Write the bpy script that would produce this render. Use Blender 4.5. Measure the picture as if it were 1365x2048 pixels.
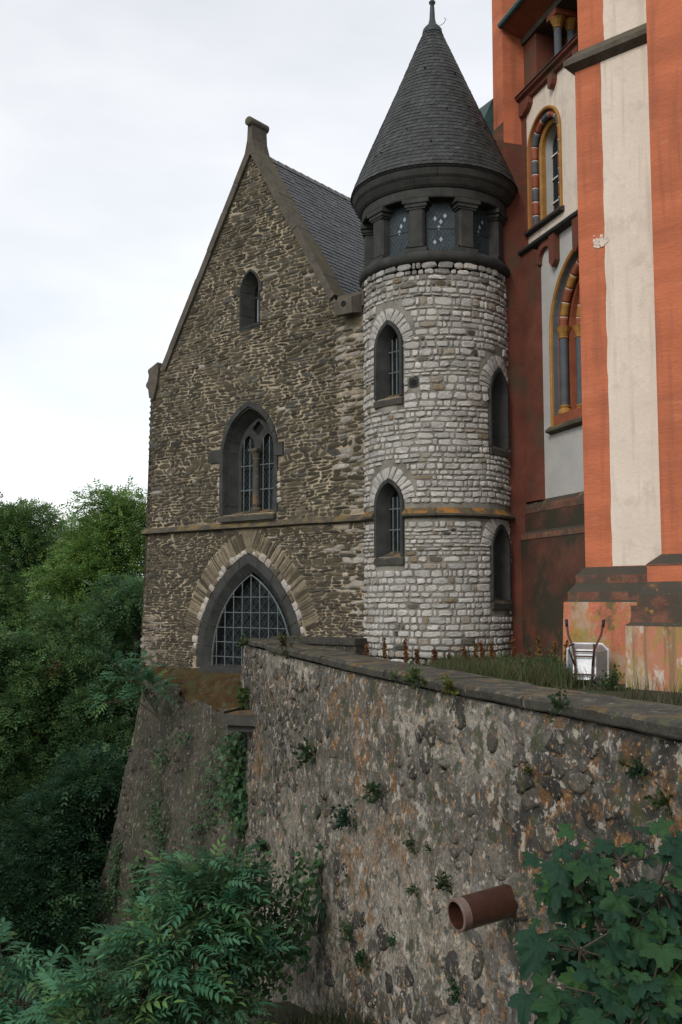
import bpy, math, random
import numpy as np
from mathutils import Vector, Matrix, Euler
from mathutils.geometry import delaunay_2d_cdt

# ------------------------------------------------------------------ camera, sky, sun, exposure
scene = bpy.context.scene
for o in list(bpy.data.objects): bpy.data.objects.remove(o)
COL = scene.collection
PITCH = math.radians(5.05); FPX = 1990.0
cam_d = bpy.data.cameras.new('camera'); cam = bpy.data.objects.new('camera', cam_d); COL.objects.link(cam)
cam.location = (0, 0, 1.6); cam.rotation_euler = (math.pi/2 + PITCH, 0, 0)
cam_d.sensor_fit = 'VERTICAL'; cam_d.sensor_height = 36.0; cam_d.lens = FPX/2048*36
cam_d.clip_start = 0.05; cam_d.clip_end = 8000
scene.camera = cam

SUN = Vector((-0.42, -0.72, 0.55)).normalized()
world = bpy.data.worlds.new('World'); scene.world = world; world.use_nodes = True
wn = world.node_tree; wn.nodes.clear()
w_out = wn.nodes.new('ShaderNodeOutputWorld'); w_add = wn.nodes.new('ShaderNodeAddShader')
w_sky = wn.nodes.new('ShaderNodeTexSky'); w_sky.sky_type = 'NISHITA'; w_sky.sun_disc = False
w_sky.sun_elevation = math.asin(SUN.z); w_sky.sun_rotation = math.atan2(SUN.x, SUN.y)
w_bg1 = wn.nodes.new('ShaderNodeBackground'); w_bg1.inputs[1].default_value = 0.05
w_bg2 = wn.nodes.new('ShaderNodeBackground'); w_bg2.inputs[1].default_value = 0.82
wn.links.new(w_sky.outputs[0], w_bg1.inputs[0])
w_tc = wn.nodes.new('ShaderNodeTexCoord'); w_map = wn.nodes.new('ShaderNodeMapping'); w_map.inputs['Scale'].default_value = (1.6, 1.6, 4.2)
w_n = wn.nodes.new('ShaderNodeTexNoise'); w_n.inputs['Scale'].default_value = 1.5; w_n.inputs['Detail'].default_value = 5; w_n.inputs['Roughness'].default_value = .48
w_r = wn.nodes.new('ShaderNodeValToRGB')
w_r.color_ramp.elements[0].position = .34; w_r.color_ramp.elements[0].color = (.775, .77, .77, 1)
w_r.color_ramp.elements[1].position = .60; w_r.color_ramp.elements[1].color = (1.0, .98, .94, 1)
wn.links.new(w_tc.outputs['Generated'], w_map.inputs[0]); wn.links.new(w_map.outputs[0], w_n.inputs['Vector'])
wn.links.new(w_n.outputs[0], w_r.inputs[0]); wn.links.new(w_r.outputs[0], w_bg2.inputs[0])
wn.links.new(w_bg1.outputs[0], w_add.inputs[0]); wn.links.new(w_bg2.outputs[0], w_add.inputs[1]); wn.links.new(w_add.outputs[0], w_out.inputs[0])
sun_d = bpy.data.lights.new('sun', 'SUN'); sun = bpy.data.objects.new('sun', sun_d); COL.objects.link(sun)
sun_d.energy = 1.5; sun_d.angle = math.radians(18); sun_d.color = (1, .95, .88)
sun.rotation_euler = (-SUN).to_track_quat('-Z', 'Y').to_euler(); sun.location = SUN*60
vs = scene.view_settings; vs.view_transform = 'Standard'; vs.look = 'None'; vs.gamma = 1; vs.exposure = 0.12; vs.use_curve_mapping = False
scene.render.engine = 'CYCLES'; scene.cycles.max_bounces = 6; scene.cycles.diffuse_bounces = 3; scene.cycles.transparent_max_bounces = 6

# ------------------------------------------------------------------ helpers
R_ = random.Random(11); NR = np.random.default_rng(5)
def proj(p):
    v = np.asarray(p, float) - np.array([0, 0, 1.6])
    c, s = math.cos(PITCH), math.sin(PITCH)
    d = v[1]*c + v[2]*s
    return 682.5 + FPX*v[0]/d, 1024 - FPX*(-v[1]*s + v[2]*c)/d, d
def look(px, py, D):                         # world point seen in direction (px,py) at depth y = D
    x = (px-682.5)/FPX; y = -(py-1024)/FPX; c, s = math.cos(PITCH), math.sin(PITCH)
    r = np.array([x, c - y*s, s + y*c]); return np.array([0, 0, 1.6]) + r*(D/r[1])
def link(o, parent=None):
    COL.objects.link(o)
    if parent is not None: o.parent = parent
    return o
def tag(o, label, cat, group=None, kind=None):
    if label: o['label'] = label
    if cat: o['category'] = cat
    if group: o['group'] = group
    if kind: o['kind'] = kind
    return o
def empty(name, loc=(0, 0, 0), rz=0.0):
    o = bpy.data.objects.new(name, None); o.location = loc; o.rotation_euler = (0, 0, rz); o.empty_display_size = .3
    return link(o)
class MB:
    def __init__(s): s.v = []; s.f = []; s.c = []; s.n = 0
    def add(s, v, f, col=(1, 1, 1)):
        v = np.asarray(v, float); b = s.n
        s.v.append(v); s.f += [tuple(i+b for i in q) for q in f]; s.n += len(v)
        c = np.asarray(col, float)
        s.c.append(np.tile(c, (len(v), 1)) if c.ndim == 1 else c)
        return s
    def box(s, x0, x1, y0, y1, z0, z1, col=(1, 1, 1)):
        v = [(x, y, z) for z in (z0, z1) for y in (y0, y1) for x in (x0, x1)]
        return s.add(v, [(0, 2, 3, 1), (4, 5, 7, 6), (0, 1, 5, 4), (2, 6, 7, 3), (0, 4, 6, 2), (1, 3, 7, 5)], col)
    def bar(s, p, q, w, h=None, col=(1, 1, 1), up=(0, 0, 1)):
        p, q = Vector(p), Vector(q); d = (q-p).normalized(); u = Vector(up)
        if abs(d.dot(u)) > .98: u = Vector((0, 1, 0))
        a = d.cross(u).normalized(); b = a.cross(d); h = w if h is None else h
        v = [tuple(e + a*(i*w/2) + b*(j*h/2)) for e in (p, q) for i, j in ((-1, -1), (1, -1), (1, 1), (-1, 1))]
        return s.add(v, [(0, 1, 2, 3), (7, 6, 5, 4), (0, 4, 5, 1), (1, 5, 6, 2), (2, 6, 7, 3), (3, 7, 4, 0)], col)
    def tube(s, pts, rad, n=8, cap=True, col=(1, 1, 1)):
        pts = [Vector(p) for p in pts]; m = len(pts)
        rad = [rad]*m if np.isscalar(rad) else rad
        V = []; F = []; prev = None
        for i, p in enumerate(pts):
            d = (pts[min(i+1, m-1)] - pts[max(i-1, 0)]).normalized()
            a = prev if prev is not None else (Vector((0, 0, 1)) if abs(d.z) < .9 else Vector((1, 0, 0)))
            a = (a - d*a.dot(d)).normalized(); prev = a; b = d.cross(a)
            V += [tuple(p + (a*math.cos(t) + b*math.sin(t))*rad[i]) for t in [2*math.pi*k/n for k in range(n)]]
        for i in range(m-1):
            for k in range(n):
                k2 = (k+1) % n; F.append((i*n+k, i*n+k2, (i+1)*n+k2, (i+1)*n+k))
        if cap: F += [tuple(range(n))[::-1], tuple(range((m-1)*n, m*n))]
        return s.add(V, F, col)
    def lathe(s, prof, n=48, a0=0, a1=2*math.pi, col=(1, 1, 1), centre=(0, 0)):
        full = abs(a1-a0-2*math.pi) < 1e-6; m = n if full else n+1; V = []; F = []
        for r, z in prof:
            V += [(centre[0]+r*math.cos(a0+(a1-a0)*k/n), centre[1]+r*math.sin(a0+(a1-a0)*k/n), z) for k in range(m)]
        for i in range(len(prof)-1):
            for k in range(n):
                k2 = (k+1) % m; F.append((i*m+k, i*m+k2, (i+1)*m+k2, (i+1)*m+k))
        return s.add(V, F, col)
    def mesh(s, name, mat, smooth=False):
        me = bpy.data.meshes.new(name); V = np.concatenate(s.v) if s.v else np.zeros((0, 3))
        me.from_pydata(V.tolist(), [], s.f)
        at = me.color_attributes.new('tone', 'FLOAT_COLOR', 'POINT'); C = np.concatenate(s.c) if s.c else np.zeros((0, 3))
        at.data.foreach_set('color', np.hstack([C, np.ones((len(C), 1))]).astype(np.float32).ravel())
        if mat: me.materials.append(mat)
        if smooth: me.polygons.foreach_set('use_smooth', [True]*len(me.polygons))
        me.update(); return me
    def build(s, name, mat, parent=None, smooth=False, kind=None, label=None):
        o = bpy.data.objects.new(name, s.mesh(name, mat, smooth)); link(o, parent)
        if kind: o['kind'] = kind
        if label: o['label'] = label
        return o
def quads_mesh(name, V, cols, mat):           # V: (n,4,3) leaf quads, fast path
    n = len(V); me = bpy.data.meshes.new(name)
    me.vertices.add(n*4); me.vertices.foreach_set('co', V.reshape(-1).astype(np.float32))
    me.loops.add(n*4); me.loops.foreach_set('vertex_index', np.arange(n*4, dtype=np.int32))
    me.polygons.add(n); me.polygons.foreach_set('loop_start', np.arange(0, n*4, 4, dtype=np.int32))
    me.update(calc_edges=True)
    at = me.color_attributes.new('tone', 'FLOAT_COLOR', 'POINT')
    C = np.repeat(np.hstack([cols, np.ones((n, 1))]), 4, axis=0)
    at.data.foreach_set('color', C.astype(np.float32).ravel()); me.materials.append(mat); me.validate()
    return me
# lattice noise for real relief
_L = NR.random((256, 256))
def vnoise(x, y):
    x = np.asarray(x, float); y = np.asarray(y, float)
    xi = np.floor(x).astype(int); yi = np.floor(y).astype(int); fx = x-xi; fy = y-yi
    fx = fx*fx*(3-2*fx); fy = fy*fy*(3-2*fy); g = lambda a, b: _L[a % 256, b % 256]
    return (g(xi, yi)*(1-fx)+g(xi+1, yi)*fx)*(1-fy) + (g(xi, yi+1)*(1-fx)+g(xi+1, yi+1)*fx)*fy
def fbm(x, y, o=4, gain=.5):
    t = 0; a = 1; n = 0
    for k in range(o):
        t = t + a*vnoise(x*2**k + 17.3*k, y*2**k - 9.1*k); n += a; a *= gain
    return t/n
def tint_(k, c): return tuple(x*k for x in c)
def lerp(a, b, t): return a + (b-a)*t
def sstep(e0, e1, x): t = np.clip((x-e0)/(e1-e0), 0, 1); return t*t*(3-2*t)

# ------------------------------------------------------------------ procedural materials
def material(name, col=(.5, .5, .5), tone=False, var=.25, vscale=3.0, fine=.25, fscale=30., bump=.3, bscale=25., bdist=.02, rough=.9,
             spec=.25, spots=(), stretch=(1, 1, 1), metal=0., trans=0., coords='world', streak=None):
    """col or the mesh's own 'tone' colour, broken up by coarse and fine noise; spots = (colour, scale, low, high, amount, up-facing only)"""
    m = bpy.data.materials.new(name); m.use_nodes = True; nt = m.node_tree; N = nt.nodes; L = nt.links
    bs = N['Principled BSDF']; bs.inputs['Roughness'].default_value = rough; bs.inputs['Specular IOR Level'].default_value = spec; bs.inputs['Metallic'].default_value = metal
    if coords == 'world': g = N.new('ShaderNodeNewGeometry'); P = g.outputs['Position']
    else: g = N.new('ShaderNodeTexCoord'); P = g.outputs['Object']
    geo = N.new('ShaderNodeNewGeometry')
    mp = N.new('ShaderNodeMapping'); mp.inputs['Scale'].default_value = stretch; L.new(P, mp.inputs[0]); P = mp.outputs[0]
    def noise(sc, det=5, ro=.6):
        n = N.new('ShaderNodeTexNoise'); n.inputs['Scale'].default_value = sc; n.inputs['Detail'].default_value = det; n.inputs['Roughness'].default_value = ro
        L.new(P, n.inputs['Vector']); return n.outputs[0]
    def mrange(x, a, b, c, d, smooth=True):
        r = N.new('ShaderNodeMapRange'); r.interpolation_type = 'SMOOTHSTEP' if smooth else 'LINEAR'
        for i, v in enumerate((a, b, c, d)): r.inputs[i+1].default_value = v
        L.new(x, r.inputs[0]); return r.outputs[0]
    def mul(a, b):
        x = N.new('ShaderNodeMath'); x.operation = 'MULTIPLY'; L.new(a, x.inputs[0])
        if isinstance(b, (int, float)): x.inputs[1].default_value = b
        else: L.new(b, x.inputs[1])
        return x.outputs[0]
    def mix(fac, a, b, mode='MIX'):
        x = N.new('ShaderNodeMix'); x.data_type = 'RGBA'; x.blend_type = mode
        for val, i in ((fac, 0), (a, 6), (b, 7)):
            if isinstance(val, (int, float)): x.inputs[i].default_value = val
            elif isinstance(val, tuple): x.inputs[i].default_value = (*val, 1)
            else: L.new(val, x.inputs[i])
        return x.outputs[2]
    if tone:
        a = N.new('ShaderNodeAttribute'); a.attribute_name = 'tone'; C = a.outputs['Color']
        if col != (1, 1, 1): C = mix(1.0, C, col, 'MULTIPLY')
    else:
        c = N.new('ShaderNodeRGB'); c.outputs[0].default_value = (*col, 1); C = c.outputs[0]
    def scalecol(C, fac):
        x = N.new('ShaderNodeVectorMath'); x.operation = 'SCALE'; L.new(C, x.inputs[0]); L.new(fac, x.inputs['Scale']); return x.outputs[0]
    if var: C = scalecol(C, mrange(noise(vscale), .3, .7, 1-var, 1+var, False))
    if fine: C = scalecol(C, mrange(noise(fscale, 4, .7), .3, .7, 1-fine, 1+fine, False))
    upm = None
    for sp in spots:
        scol, ssc, lo, hi, amt = sp[:5]
        f = mul(mrange(noise(ssc, 6, .65), lo, hi, 0, 1), amt)
        if len(sp) > 5 and sp[5]:
            if upm is None:
                sx = N.new('ShaderNodeSeparateXYZ'); L.new(geo.outputs['Normal'], sx.inputs[0]); upm = mrange(sx.outputs[2], .15, .6, 0, 1)
            f = mul(f, upm)
        C = mix(f, C, scol)
    if streak:                                                # rain streaks: noise drawn out downwards
        m2 = N.new('ShaderNodeMapping'); m2.inputs['Scale'].default_value = (streak[1], streak[1], streak[1]*.07); L.new(g.outputs['Position'], m2.inputs[0])
        n2 = N.new('ShaderNodeTexNoise'); n2.inputs['Scale'].default_value = 1; n2.inputs['Detail'].default_value = 5; n2.inputs['Roughness'].default_value = .6; L.new(m2.outputs[0], n2.inputs['Vector'])
        C = mix(mul(mrange(n2.outputs[0], streak[2], streak[3], 0, 1), streak[4]), C, streak[0])
    L.new(C, bs.inputs['Base Color'])
    if bump:
        b = N.new('ShaderNodeBump'); b.inputs['Strength'].default_value = bump; b.inputs['Distance'].default_value = bdist
        L.new(noise(bscale, 6, .65), b.inputs['Height']); L.new(b.outputs[0], bs.inputs['Normal'])
    if trans:
        t = N.new('ShaderNodeBsdfTranslucent'); L.new(C, t.inputs[0]); ms = N.new('ShaderNodeMixShader'); ms.inputs[0].default_value = trans
        L.new(bs.outputs[0], ms.inputs[1]); L.new(t.outputs[0], ms.inputs[2]); L.new(ms.outputs[0], N['Material Output'].inputs[0])
    return m
ORANGE = (.40, .17, .035); MOSS = (.09, .075, .02); WHITE_L = (.55, .54, .48)
M = dict(
    schist=material('schist', tone=True, var=.3, vscale=4, fine=.35, fscale=40, bump=.6, bscale=30, bdist=.02, spots=[((.30, .27, .20), 9, .62, .75, .5)]),
    cream=material('cream_mortar', (.315, .265, .19), var=.35, vscale=1.6, fine=.35, fscale=35, bump=.8, bscale=40, spots=[((.15, .128, .09), .9, .44, .58, .9), ((.17, .145, .10), 6, .50, .62, .8)]),
    lime=material('limestone', tone=True, var=.18, vscale=5, fine=.28, fscale=28, bump=.8, bscale=26, bdist=.022, spots=[((.20, .195, .175), 6, .58, .74, .6)]),
    greym=material('grey_mortar', (.185, .175, .15), var=.35, vscale=2, fine=.25, fscale=40, bump=.5, bscale=45),
    basalt=material('basalt', (.036, .037, .035), var=.35, vscale=3, fine=.3, fscale=60, bump=.25, bscale=60, bdist=.01, rough=.8, spots=[((.07, .066, .055), 4, .55, .75, .6)]),
    basalt_l=material('basalt_lichen', (.055, .053, .045), var=.3, vscale=3, fine=.3, fscale=60, bump=.4, bscale=40, spots=[((.22, .13, .035), 4, .46, .6, .8, True), ((.2, .19, .16), 9, .62, .7, .7)]),
    string=material('string_stone', (.075, .066, .05), var=.3, vscale=3, fine=.3, fscale=50, bump=.4, spots=[((.15, .105, .03), 3, .45, .6, .8, True)]),
    ostring=material('string_orange', (.07, .062, .048), var=.3, vscale=3, fine=.3, fscale=50, bump=.4, spots=[((.27, .125, .03), 3.2, .40, .54, .95, True), ((.10, .085, .03), 6, .52, .6, .8, True)]),
    coping=material('gable_coping', (.085, .075, .06), var=.3, vscale=4, fine=.3, fscale=50, bump=.4, spots=[((.10, .085, .03), 5, .45, .65, .75, True), (ORANGE, 3.5, .64, .72, .7)]),
    slate=material('roof_slate', tone=True, var=.2, vscale=2, fine=.2, fscale=40, bump=.2, bscale=40, bdist=.008, rough=.55, spec=.4),
    slate_m=material('roof_slate_cone', tone=True, var=.2, vscale=2, fine=.2, fscale=40, bump=.25, bscale=40, bdist=.008, rough=.6, spec=.4, spots=[((.05, .05, .015), 5, .70, .76, .9)]),
    lead=material('lead', (.045, .052, .055), var=.2, fine=.1, bump=.1, rough=.55, metal=.3),
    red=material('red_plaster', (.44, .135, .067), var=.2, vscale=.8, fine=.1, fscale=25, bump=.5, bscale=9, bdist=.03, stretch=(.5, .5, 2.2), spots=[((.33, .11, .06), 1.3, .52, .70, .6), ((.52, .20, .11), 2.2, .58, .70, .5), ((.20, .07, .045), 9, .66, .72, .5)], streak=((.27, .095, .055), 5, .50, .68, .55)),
    red_shaded=material('red_plaster_shaded', (.135, .046, .031), var=.25, vscale=1.4, fine=.15, fscale=25, bump=.5, bscale=9, bdist=.03, spots=[((.075, .055, .035), 1.1, .47, .66, .8)]),  # red darkened to carry the shade of the church recess; dirt in the spots
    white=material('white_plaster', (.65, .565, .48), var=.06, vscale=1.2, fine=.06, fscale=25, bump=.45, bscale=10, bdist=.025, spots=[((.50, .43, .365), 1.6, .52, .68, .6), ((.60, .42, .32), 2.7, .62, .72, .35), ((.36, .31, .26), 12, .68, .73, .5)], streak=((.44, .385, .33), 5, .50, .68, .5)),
    white_shaded=material('white_plaster_shaded', (.40, .395, .38), var=.08, vscale=1.4, fine=.06, fscale=25, bump=.4, bscale=12, bdist=.02),  # white plaster greyed down: the recess shade is put into its colour
    stain=material('stained_base', (.42, .145, .085), var=.2, vscale=2, fine=.25, fscale=30, bump=.5, bscale=20, stretch=(1, 1, .7), spots=[((.36, .27, .19), 1.7, .47, .60, .9), ((.25, .20, .06), 1.25, .47, .58, .9), ((.34, .20, .045), 5, .54, .63, .75), ((.40, .36, .30), 4, .60, .68, .7), ((.10, .085, .05), 2.6, .56, .68, .8)]),
    stain2=material('stained_near_base', (.40, .31, .225), var=.2, vscale=2, fine=.25, fscale=30, bump=.5, bscale=20, stretch=(1, 1, .6), spots=[((.40, .145, .085), .9, .47, .58, .85), ((.27, .215, .07), 1.7, .50, .60, .85), ((.36, .22, .06), 6, .55, .62, .7), ((.13, .105, .065), 2.6, .55, .64, .8), ((.50, .46, .40), 4, .58, .65, .8)], streak=((.16, .13, .07), 6, .50, .62, .7)),
    mould=material('lichened_moulding', (.15, .072, .048), var=.35, vscale=3, fine=.4, fscale=40, bump=.6, bscale=30, spots=[((.062, .055, .043), 2.4, .46, .58, .85), ((.05, .048, .037), 2, .2, .3, .92, True), ((.33, .19, .04), 4.5, .62, .70, .8), (WHITE_L, 14, .70, .74, .8)]),
    plinth=material('plinth_shaded', (.085, .04, .027), var=.3, vscale=1.3, fine=.25, fscale=25, bump=.5, bscale=12, bdist=.02, spots=[((.035, .036, .024), .9, .46, .60, .9), ((.14, .05, .03), 1.4, .56, .68, .7)]),  # near-black base paints in the recess shade; greenish growth in the spots
    gold=material('ochre_paint', (.30, .155, .04), var=.2, vscale=4, fine=.15, bump=.15, rough=.7),
    greyp=material('grey_paint', (.075, .088, .10), var=.2, fine=.15, bump=.15, rough=.7),
    redp=material('red_paint', (.24, .075, .04), var=.2, fine=.15, bump=.15, rough=.7),
    joint=material('white_joint', (.6, .57, .52), var=.1, fine=.1, bump=0),
    copper=material('copper_green', (.035, .075, .07), var=.3, fine=.2, bump=.1, rough=.5),
    glass=material('old_glass', (.016, .02, .022), var=.4, vscale=7, fine=.2, fscale=18, bump=.25, bscale=14, bdist=.01, rough=.3, spec=.14),
    glass_b=material('pale_glass', (.036, .052, .062), var=.35, vscale=6, fine=.2, fscale=18, bump=.25, bscale=10, bdist=.01, rough=.35, spec=.25),
    pane=material('bright_pane', (.27, .32, .38), var=.1, fine=.1, bump=.1, rough=.25, spec=.6),
    iron=material('painted_iron', (.105, .13, .13), var=.25, fine=.2, bump=.1, rough=.6),
    rubble=material('rubble_mortar', tone=True, var=.3, vscale=3, fine=.55, fscale=20, bump=.9, bscale=22, bdist=.03,
                    spots=[((.05, .049, .045), 3.0, .51, .58, .72), ((.46, .42, .355), 5.5, .56, .62, .66), ((.42, .215, .075), 10, .59, .64, .7), ((.05, .048, .042), 12, .58, .64, .8), ((.50, .47, .42), 18, .62, .67, .8), ((.05, .062, .025), 3, .55, .64, .75)]),
    rstone=material('rubble_stone', tone=True, var=.35, vscale=4, fine=.45, fscale=20, bump=.8, bscale=18, bdist=.03,
                    spots=[((.33, .30, .25), 5, .55, .63, .8), ((.40, .21, .075), 9, .60, .66, .7), ((.05, .06, .025), 3, .56, .65, .7), ((.45, .42, .37), 14, .60, .66, .7)]),
    cap=material('coping_slab', (.05, .047, .039), var=.35, vscale=3, fine=.4, fscale=30, bump=.6, bscale=30, bdist=.02,
                 spots=[((.15, .092, .034), 1.8, .52, .64, .65, True), ((.13, .11, .075), 6, .50, .62, .8, True), ((.05, .06, .025), 3, .54, .62, .7), ((.28, .27, .24), 12, .63, .70, .7), (WHITE_L, 26, .70, .72, .9, True)]),
    bast=material('bastion_wall', tone=True, var=.4, vscale=1.6, fine=.6, fscale=13, bump=1., bscale=12, bdist=.06, stretch=(1.4, 1.4, .7),
                  spots=[((.045, .055, .028), 1.6, .48, .60, .7), ((.045, .042, .036), 4, .54, .62, .8), ((.24, .21, .17), 7, .58, .65, .8), ((.30, .27, .23), 13, .62, .68, .8)]),
    moss=material('moss', (.050, .029, .008), var=.5, vscale=4, fine=.7, fscale=60, bump=1., bscale=60, bdist=.03, spots=[((.045, .05, .018), 3, .48, .62, .8), ((.09, .08, .06), 5, .56, .66, .7)]),
    mrock=material('mossy_rock', (.13, .115, .09), var=.4, vscale=3, fine=.5, fscale=25, bump=1., bscale=20, bdist=.04, spots=[((.085, .05, .016), 3, .44, .58, .8, True), ((.05, .06, .02), 5, .54, .64, .8, True)]),
    soil=material('soil', (.05, .045, .03), var=.4, fine=.4, bump=.8, bscale=12, bdist=.06, spots=[((.035, .055, .02), 1.5, .45, .6, .8)]),
    leaf=material('leaf', tone=True, var=.22, vscale=1.2, fine=.12, fscale=25, bump=0, rough=.5, spec=.3, trans=.38),
    leaf_s=material('sycamore_leaf', tone=True, var=.2, vscale=5, fine=.15, fscale=40, bump=.3, bscale=30, bdist=.004, rough=.6, spec=.16, trans=.25),
    bark=material('bark', (.06, .05, .038), var=.3, fine=.3, bump=.8, bscale=30),
    clay=material('stoneware', (.045, .018, .011), var=.25, vscale=9, fine=.25, fscale=40, bump=.15, bscale=30, rough=.38, spec=.5, spots=[((.12, .07, .045), 16, .64, .72, .6)]),
    clay_r=material('stoneware_rim', (.14, .095, .08), var=.2, fine=.2, bump=.1, rough=.4, spec=.5),
    steel=material('galvanised', (.44, .46, .48), var=.15, vscale=6, fine=.1, bump=.1, rough=.4, metal=.7),
    rust=material('rusty_tube', (.085, .04, .028), var=.3, fine=.3, bump=.2, rough=.6),
    rubber=material('rubber', (.02, .02, .022), var=.1, fine=.1, bump=.1, rough=.7),
    dark=material('dark_room', (.012, .012, .012), var=.1, fine=.1, bump=0),
)
def centred(P, name, mat, parent, smooth=False):
    """one piece of masonry as an object with its origin in its own middle"""
    v = np.asarray(P['v'], float); c = v.mean(0); b = MB().add(v-c, P['f'], P['c'])
    o = bpy.data.objects.new(name, b.mesh(name, mat, smooth)); o.location = c; link(o, parent); return o
def emit(pieces, name, stuff, mat, parent, mw=None, limit=300, smooth=False):
    """the pieces that show largest become objects of their own, the rest one joined part"""
    mw = mw or Matrix.Identity(4)
    for P in pieces:
        v = np.asarray(P['v'], float); c = v.mean(0); w = mw @ Vector(c); px, py, d = proj(w)
        n = mw.to_3x3() @ Vector(P.get('n', (0, 0, 0))); view = (Vector((0, 0, 1.6))-w).normalized()
        face = 1.0 if n.length < .1 else max(n.dot(view), 0.0)
        vis = face/max(d, .1)**2 if (d > 0 and -20 < px < 1385 and -20 < py < 2068) else 0
        P['a'] = vis*P.get('s', 1)
    pieces.sort(key=lambda p: -p['a'])
    for P in pieces[:limit]: centred(P, name, mat, parent, smooth)
    if len(pieces) > limit:
        b = MB()
        for P in pieces[limit:]: b.add(P['v'], P['f'], P['c'])
        o = b.build(stuff, mat, parent, smooth); o['kind'] = 'stuff'
def stone(out, proud, mp, col, n=None, rings=2):
    """outline (k,2) -> bulging stone; mp maps (u,v,w) to the surface"""
    out = np.asarray(out, float); k = len(out); c = out.mean(0); jit = lambda s: NR.normal(0, s, (k, 2))
    sz = np.ptp(out, axis=0).min()
    U = [out, c+(out-c)*.96]; W = [np.full(k, -.035), np.full(k, proud*.55)]
    if rings > 1: U.append(c+(out-c)*.72+jit(sz*.04)); W.append(proud*NR.uniform(.8, 1.15, k))
    U.append(c[None]+NR.normal(0, sz*.06, (1, 2))); W.append(np.array([proud*NR.uniform(.85, 1.2)]))
    u = np.concatenate(U); w = np.concatenate(W); v = mp(u[:, 0], u[:, 1], w); F = []
    for r in range(rings):
        for i in range(k):
            j = (i+1) % k; F.append((r*k+i, r*k+j, (r+1)*k+j, (r+1)*k+i))
    t = (rings+1)*k; F += [(rings*k+i, rings*k+(i+1) % k, t) for i in range(k)]
    s = np.ptp(out, axis=0)
    return dict(v=v, f=F, c=np.asarray(col), s=float(s[0]*s[1]), n=n or (0, 0, 0))
def blob(cx, cz, w, h, k=9, e=.5, j=.07, rot=0., skew=0.):
    a = np.linspace(0, 2*np.pi, k, endpoint=False) + NR.uniform(-.12, .12, k) + .3
    x = np.sign(np.cos(a))*np.abs(np.cos(a))**e*w/2*(1+NR.normal(0, j, k)); z = np.sign(np.sin(a))*np.abs(np.sin(a))**e*h/2*(1+NR.normal(0, j, k))
    x = x + skew*z; c, s = math.cos(rot), math.sin(rot)
    return np.stack([cx+x*c-z*s, cz+x*s+z*c], 1)
def arch(w, z0, zs, za, nj=4, na=9, cx=0.):
    """pointed (or round, za-zs = w) arch outline, from lower left over the top to lower right"""
    h = za-zs; r = (w*w+h*h)/(2*w)
    A = math.asin(min(1., h/r)) if r >= w else math.pi/2
    L = [(-w, z0+(zs-z0)*i/nj) for i in range(nj)]
    L += [(-(w-r+r*math.cos(A*i/na)), zs+r*math.sin(A*i/na)) for i in range(na)]
    L.append((0, za)); L += [(-x, z) for x, z in L[:-1][::-1]]
    return np.array([(x+cx, z) for x, z in L])
def inside(p, poly):
    x, y = p; c = False; n = len(poly); j = n-1
    for i in range(n):
        if (poly[i][1] > y) != (poly[j][1] > y) and x < (poly[j][0]-poly[i][0])*(y-poly[i][1])/(poly[j][1]-poly[i][1]+1e-12)+poly[i][0]: c = not c
        j = i
    return c
def slice_poly(poly, z):
    xs = []; n = len(poly)
    for i in range(n):
        a, b = poly[i], poly[(i+1) % n]
        if (a[1] > z) != (b[1] > z): xs.append(a[0]+(b[0]-a[0])*(z-a[1])/(b[1]-a[1]))
    return (min(xs), max(xs)) if xs else None
def free_runs(a, b, z0, z1, polys):
    blk = []
    for p in polys:
        r = [q for q in (slice_poly(p, z) for z in np.linspace(z0, z1, 4)) if q]
        if r: blk.append((min(q[0] for q in r), max(q[1] for q in r)))
    runs = [(a, b)]
    for l, h in blk:
        nr = []
        for s, e in runs:
            if h <= s or l >= e: nr.append((s, e)); continue
            if l > s: nr.append((s, l))
            if h < e: nr.append((h, e))
        runs = nr
    return runs
def cdt_sheet(outer, holes, step, mp):
    """flat outline with holes, finely triangulated, mapped onto its surface"""
    pts = []; edges = []
    for poly in [outer]+holes:
        b = len(pts); pts += [tuple(p) for p in poly]; edges += [(b+i, b+(i+1) % len(poly)) for i in range(len(poly))]
    o = np.asarray(outer); x0, z0 = o.min(0); x1, z1 = o.max(0)
    for x in np.arange(x0+step[0], x1, step[0]):
        for z in np.arange(z0+step[1], z1, step[1]):
            if inside((x, z), outer) and not any(inside((x, z), h) for h in holes): pts.append((x, z))
    V, _, F, *_r = delaunay_2d_cdt([Vector(p) for p in pts], edges, [], 0, 1e-5)
    F2 = []
    for f in F:
        c = sum((V[i] for i in f), Vector((0, 0)))/len(f)
        if inside(c, outer) and not any(inside(c, h) for h in holes): F2.append(tuple(f))
    V = np.array([tuple(v) for v in V]); return mp(V[:, 0], V[:, 1], np.zeros(len(V))), F2
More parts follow.
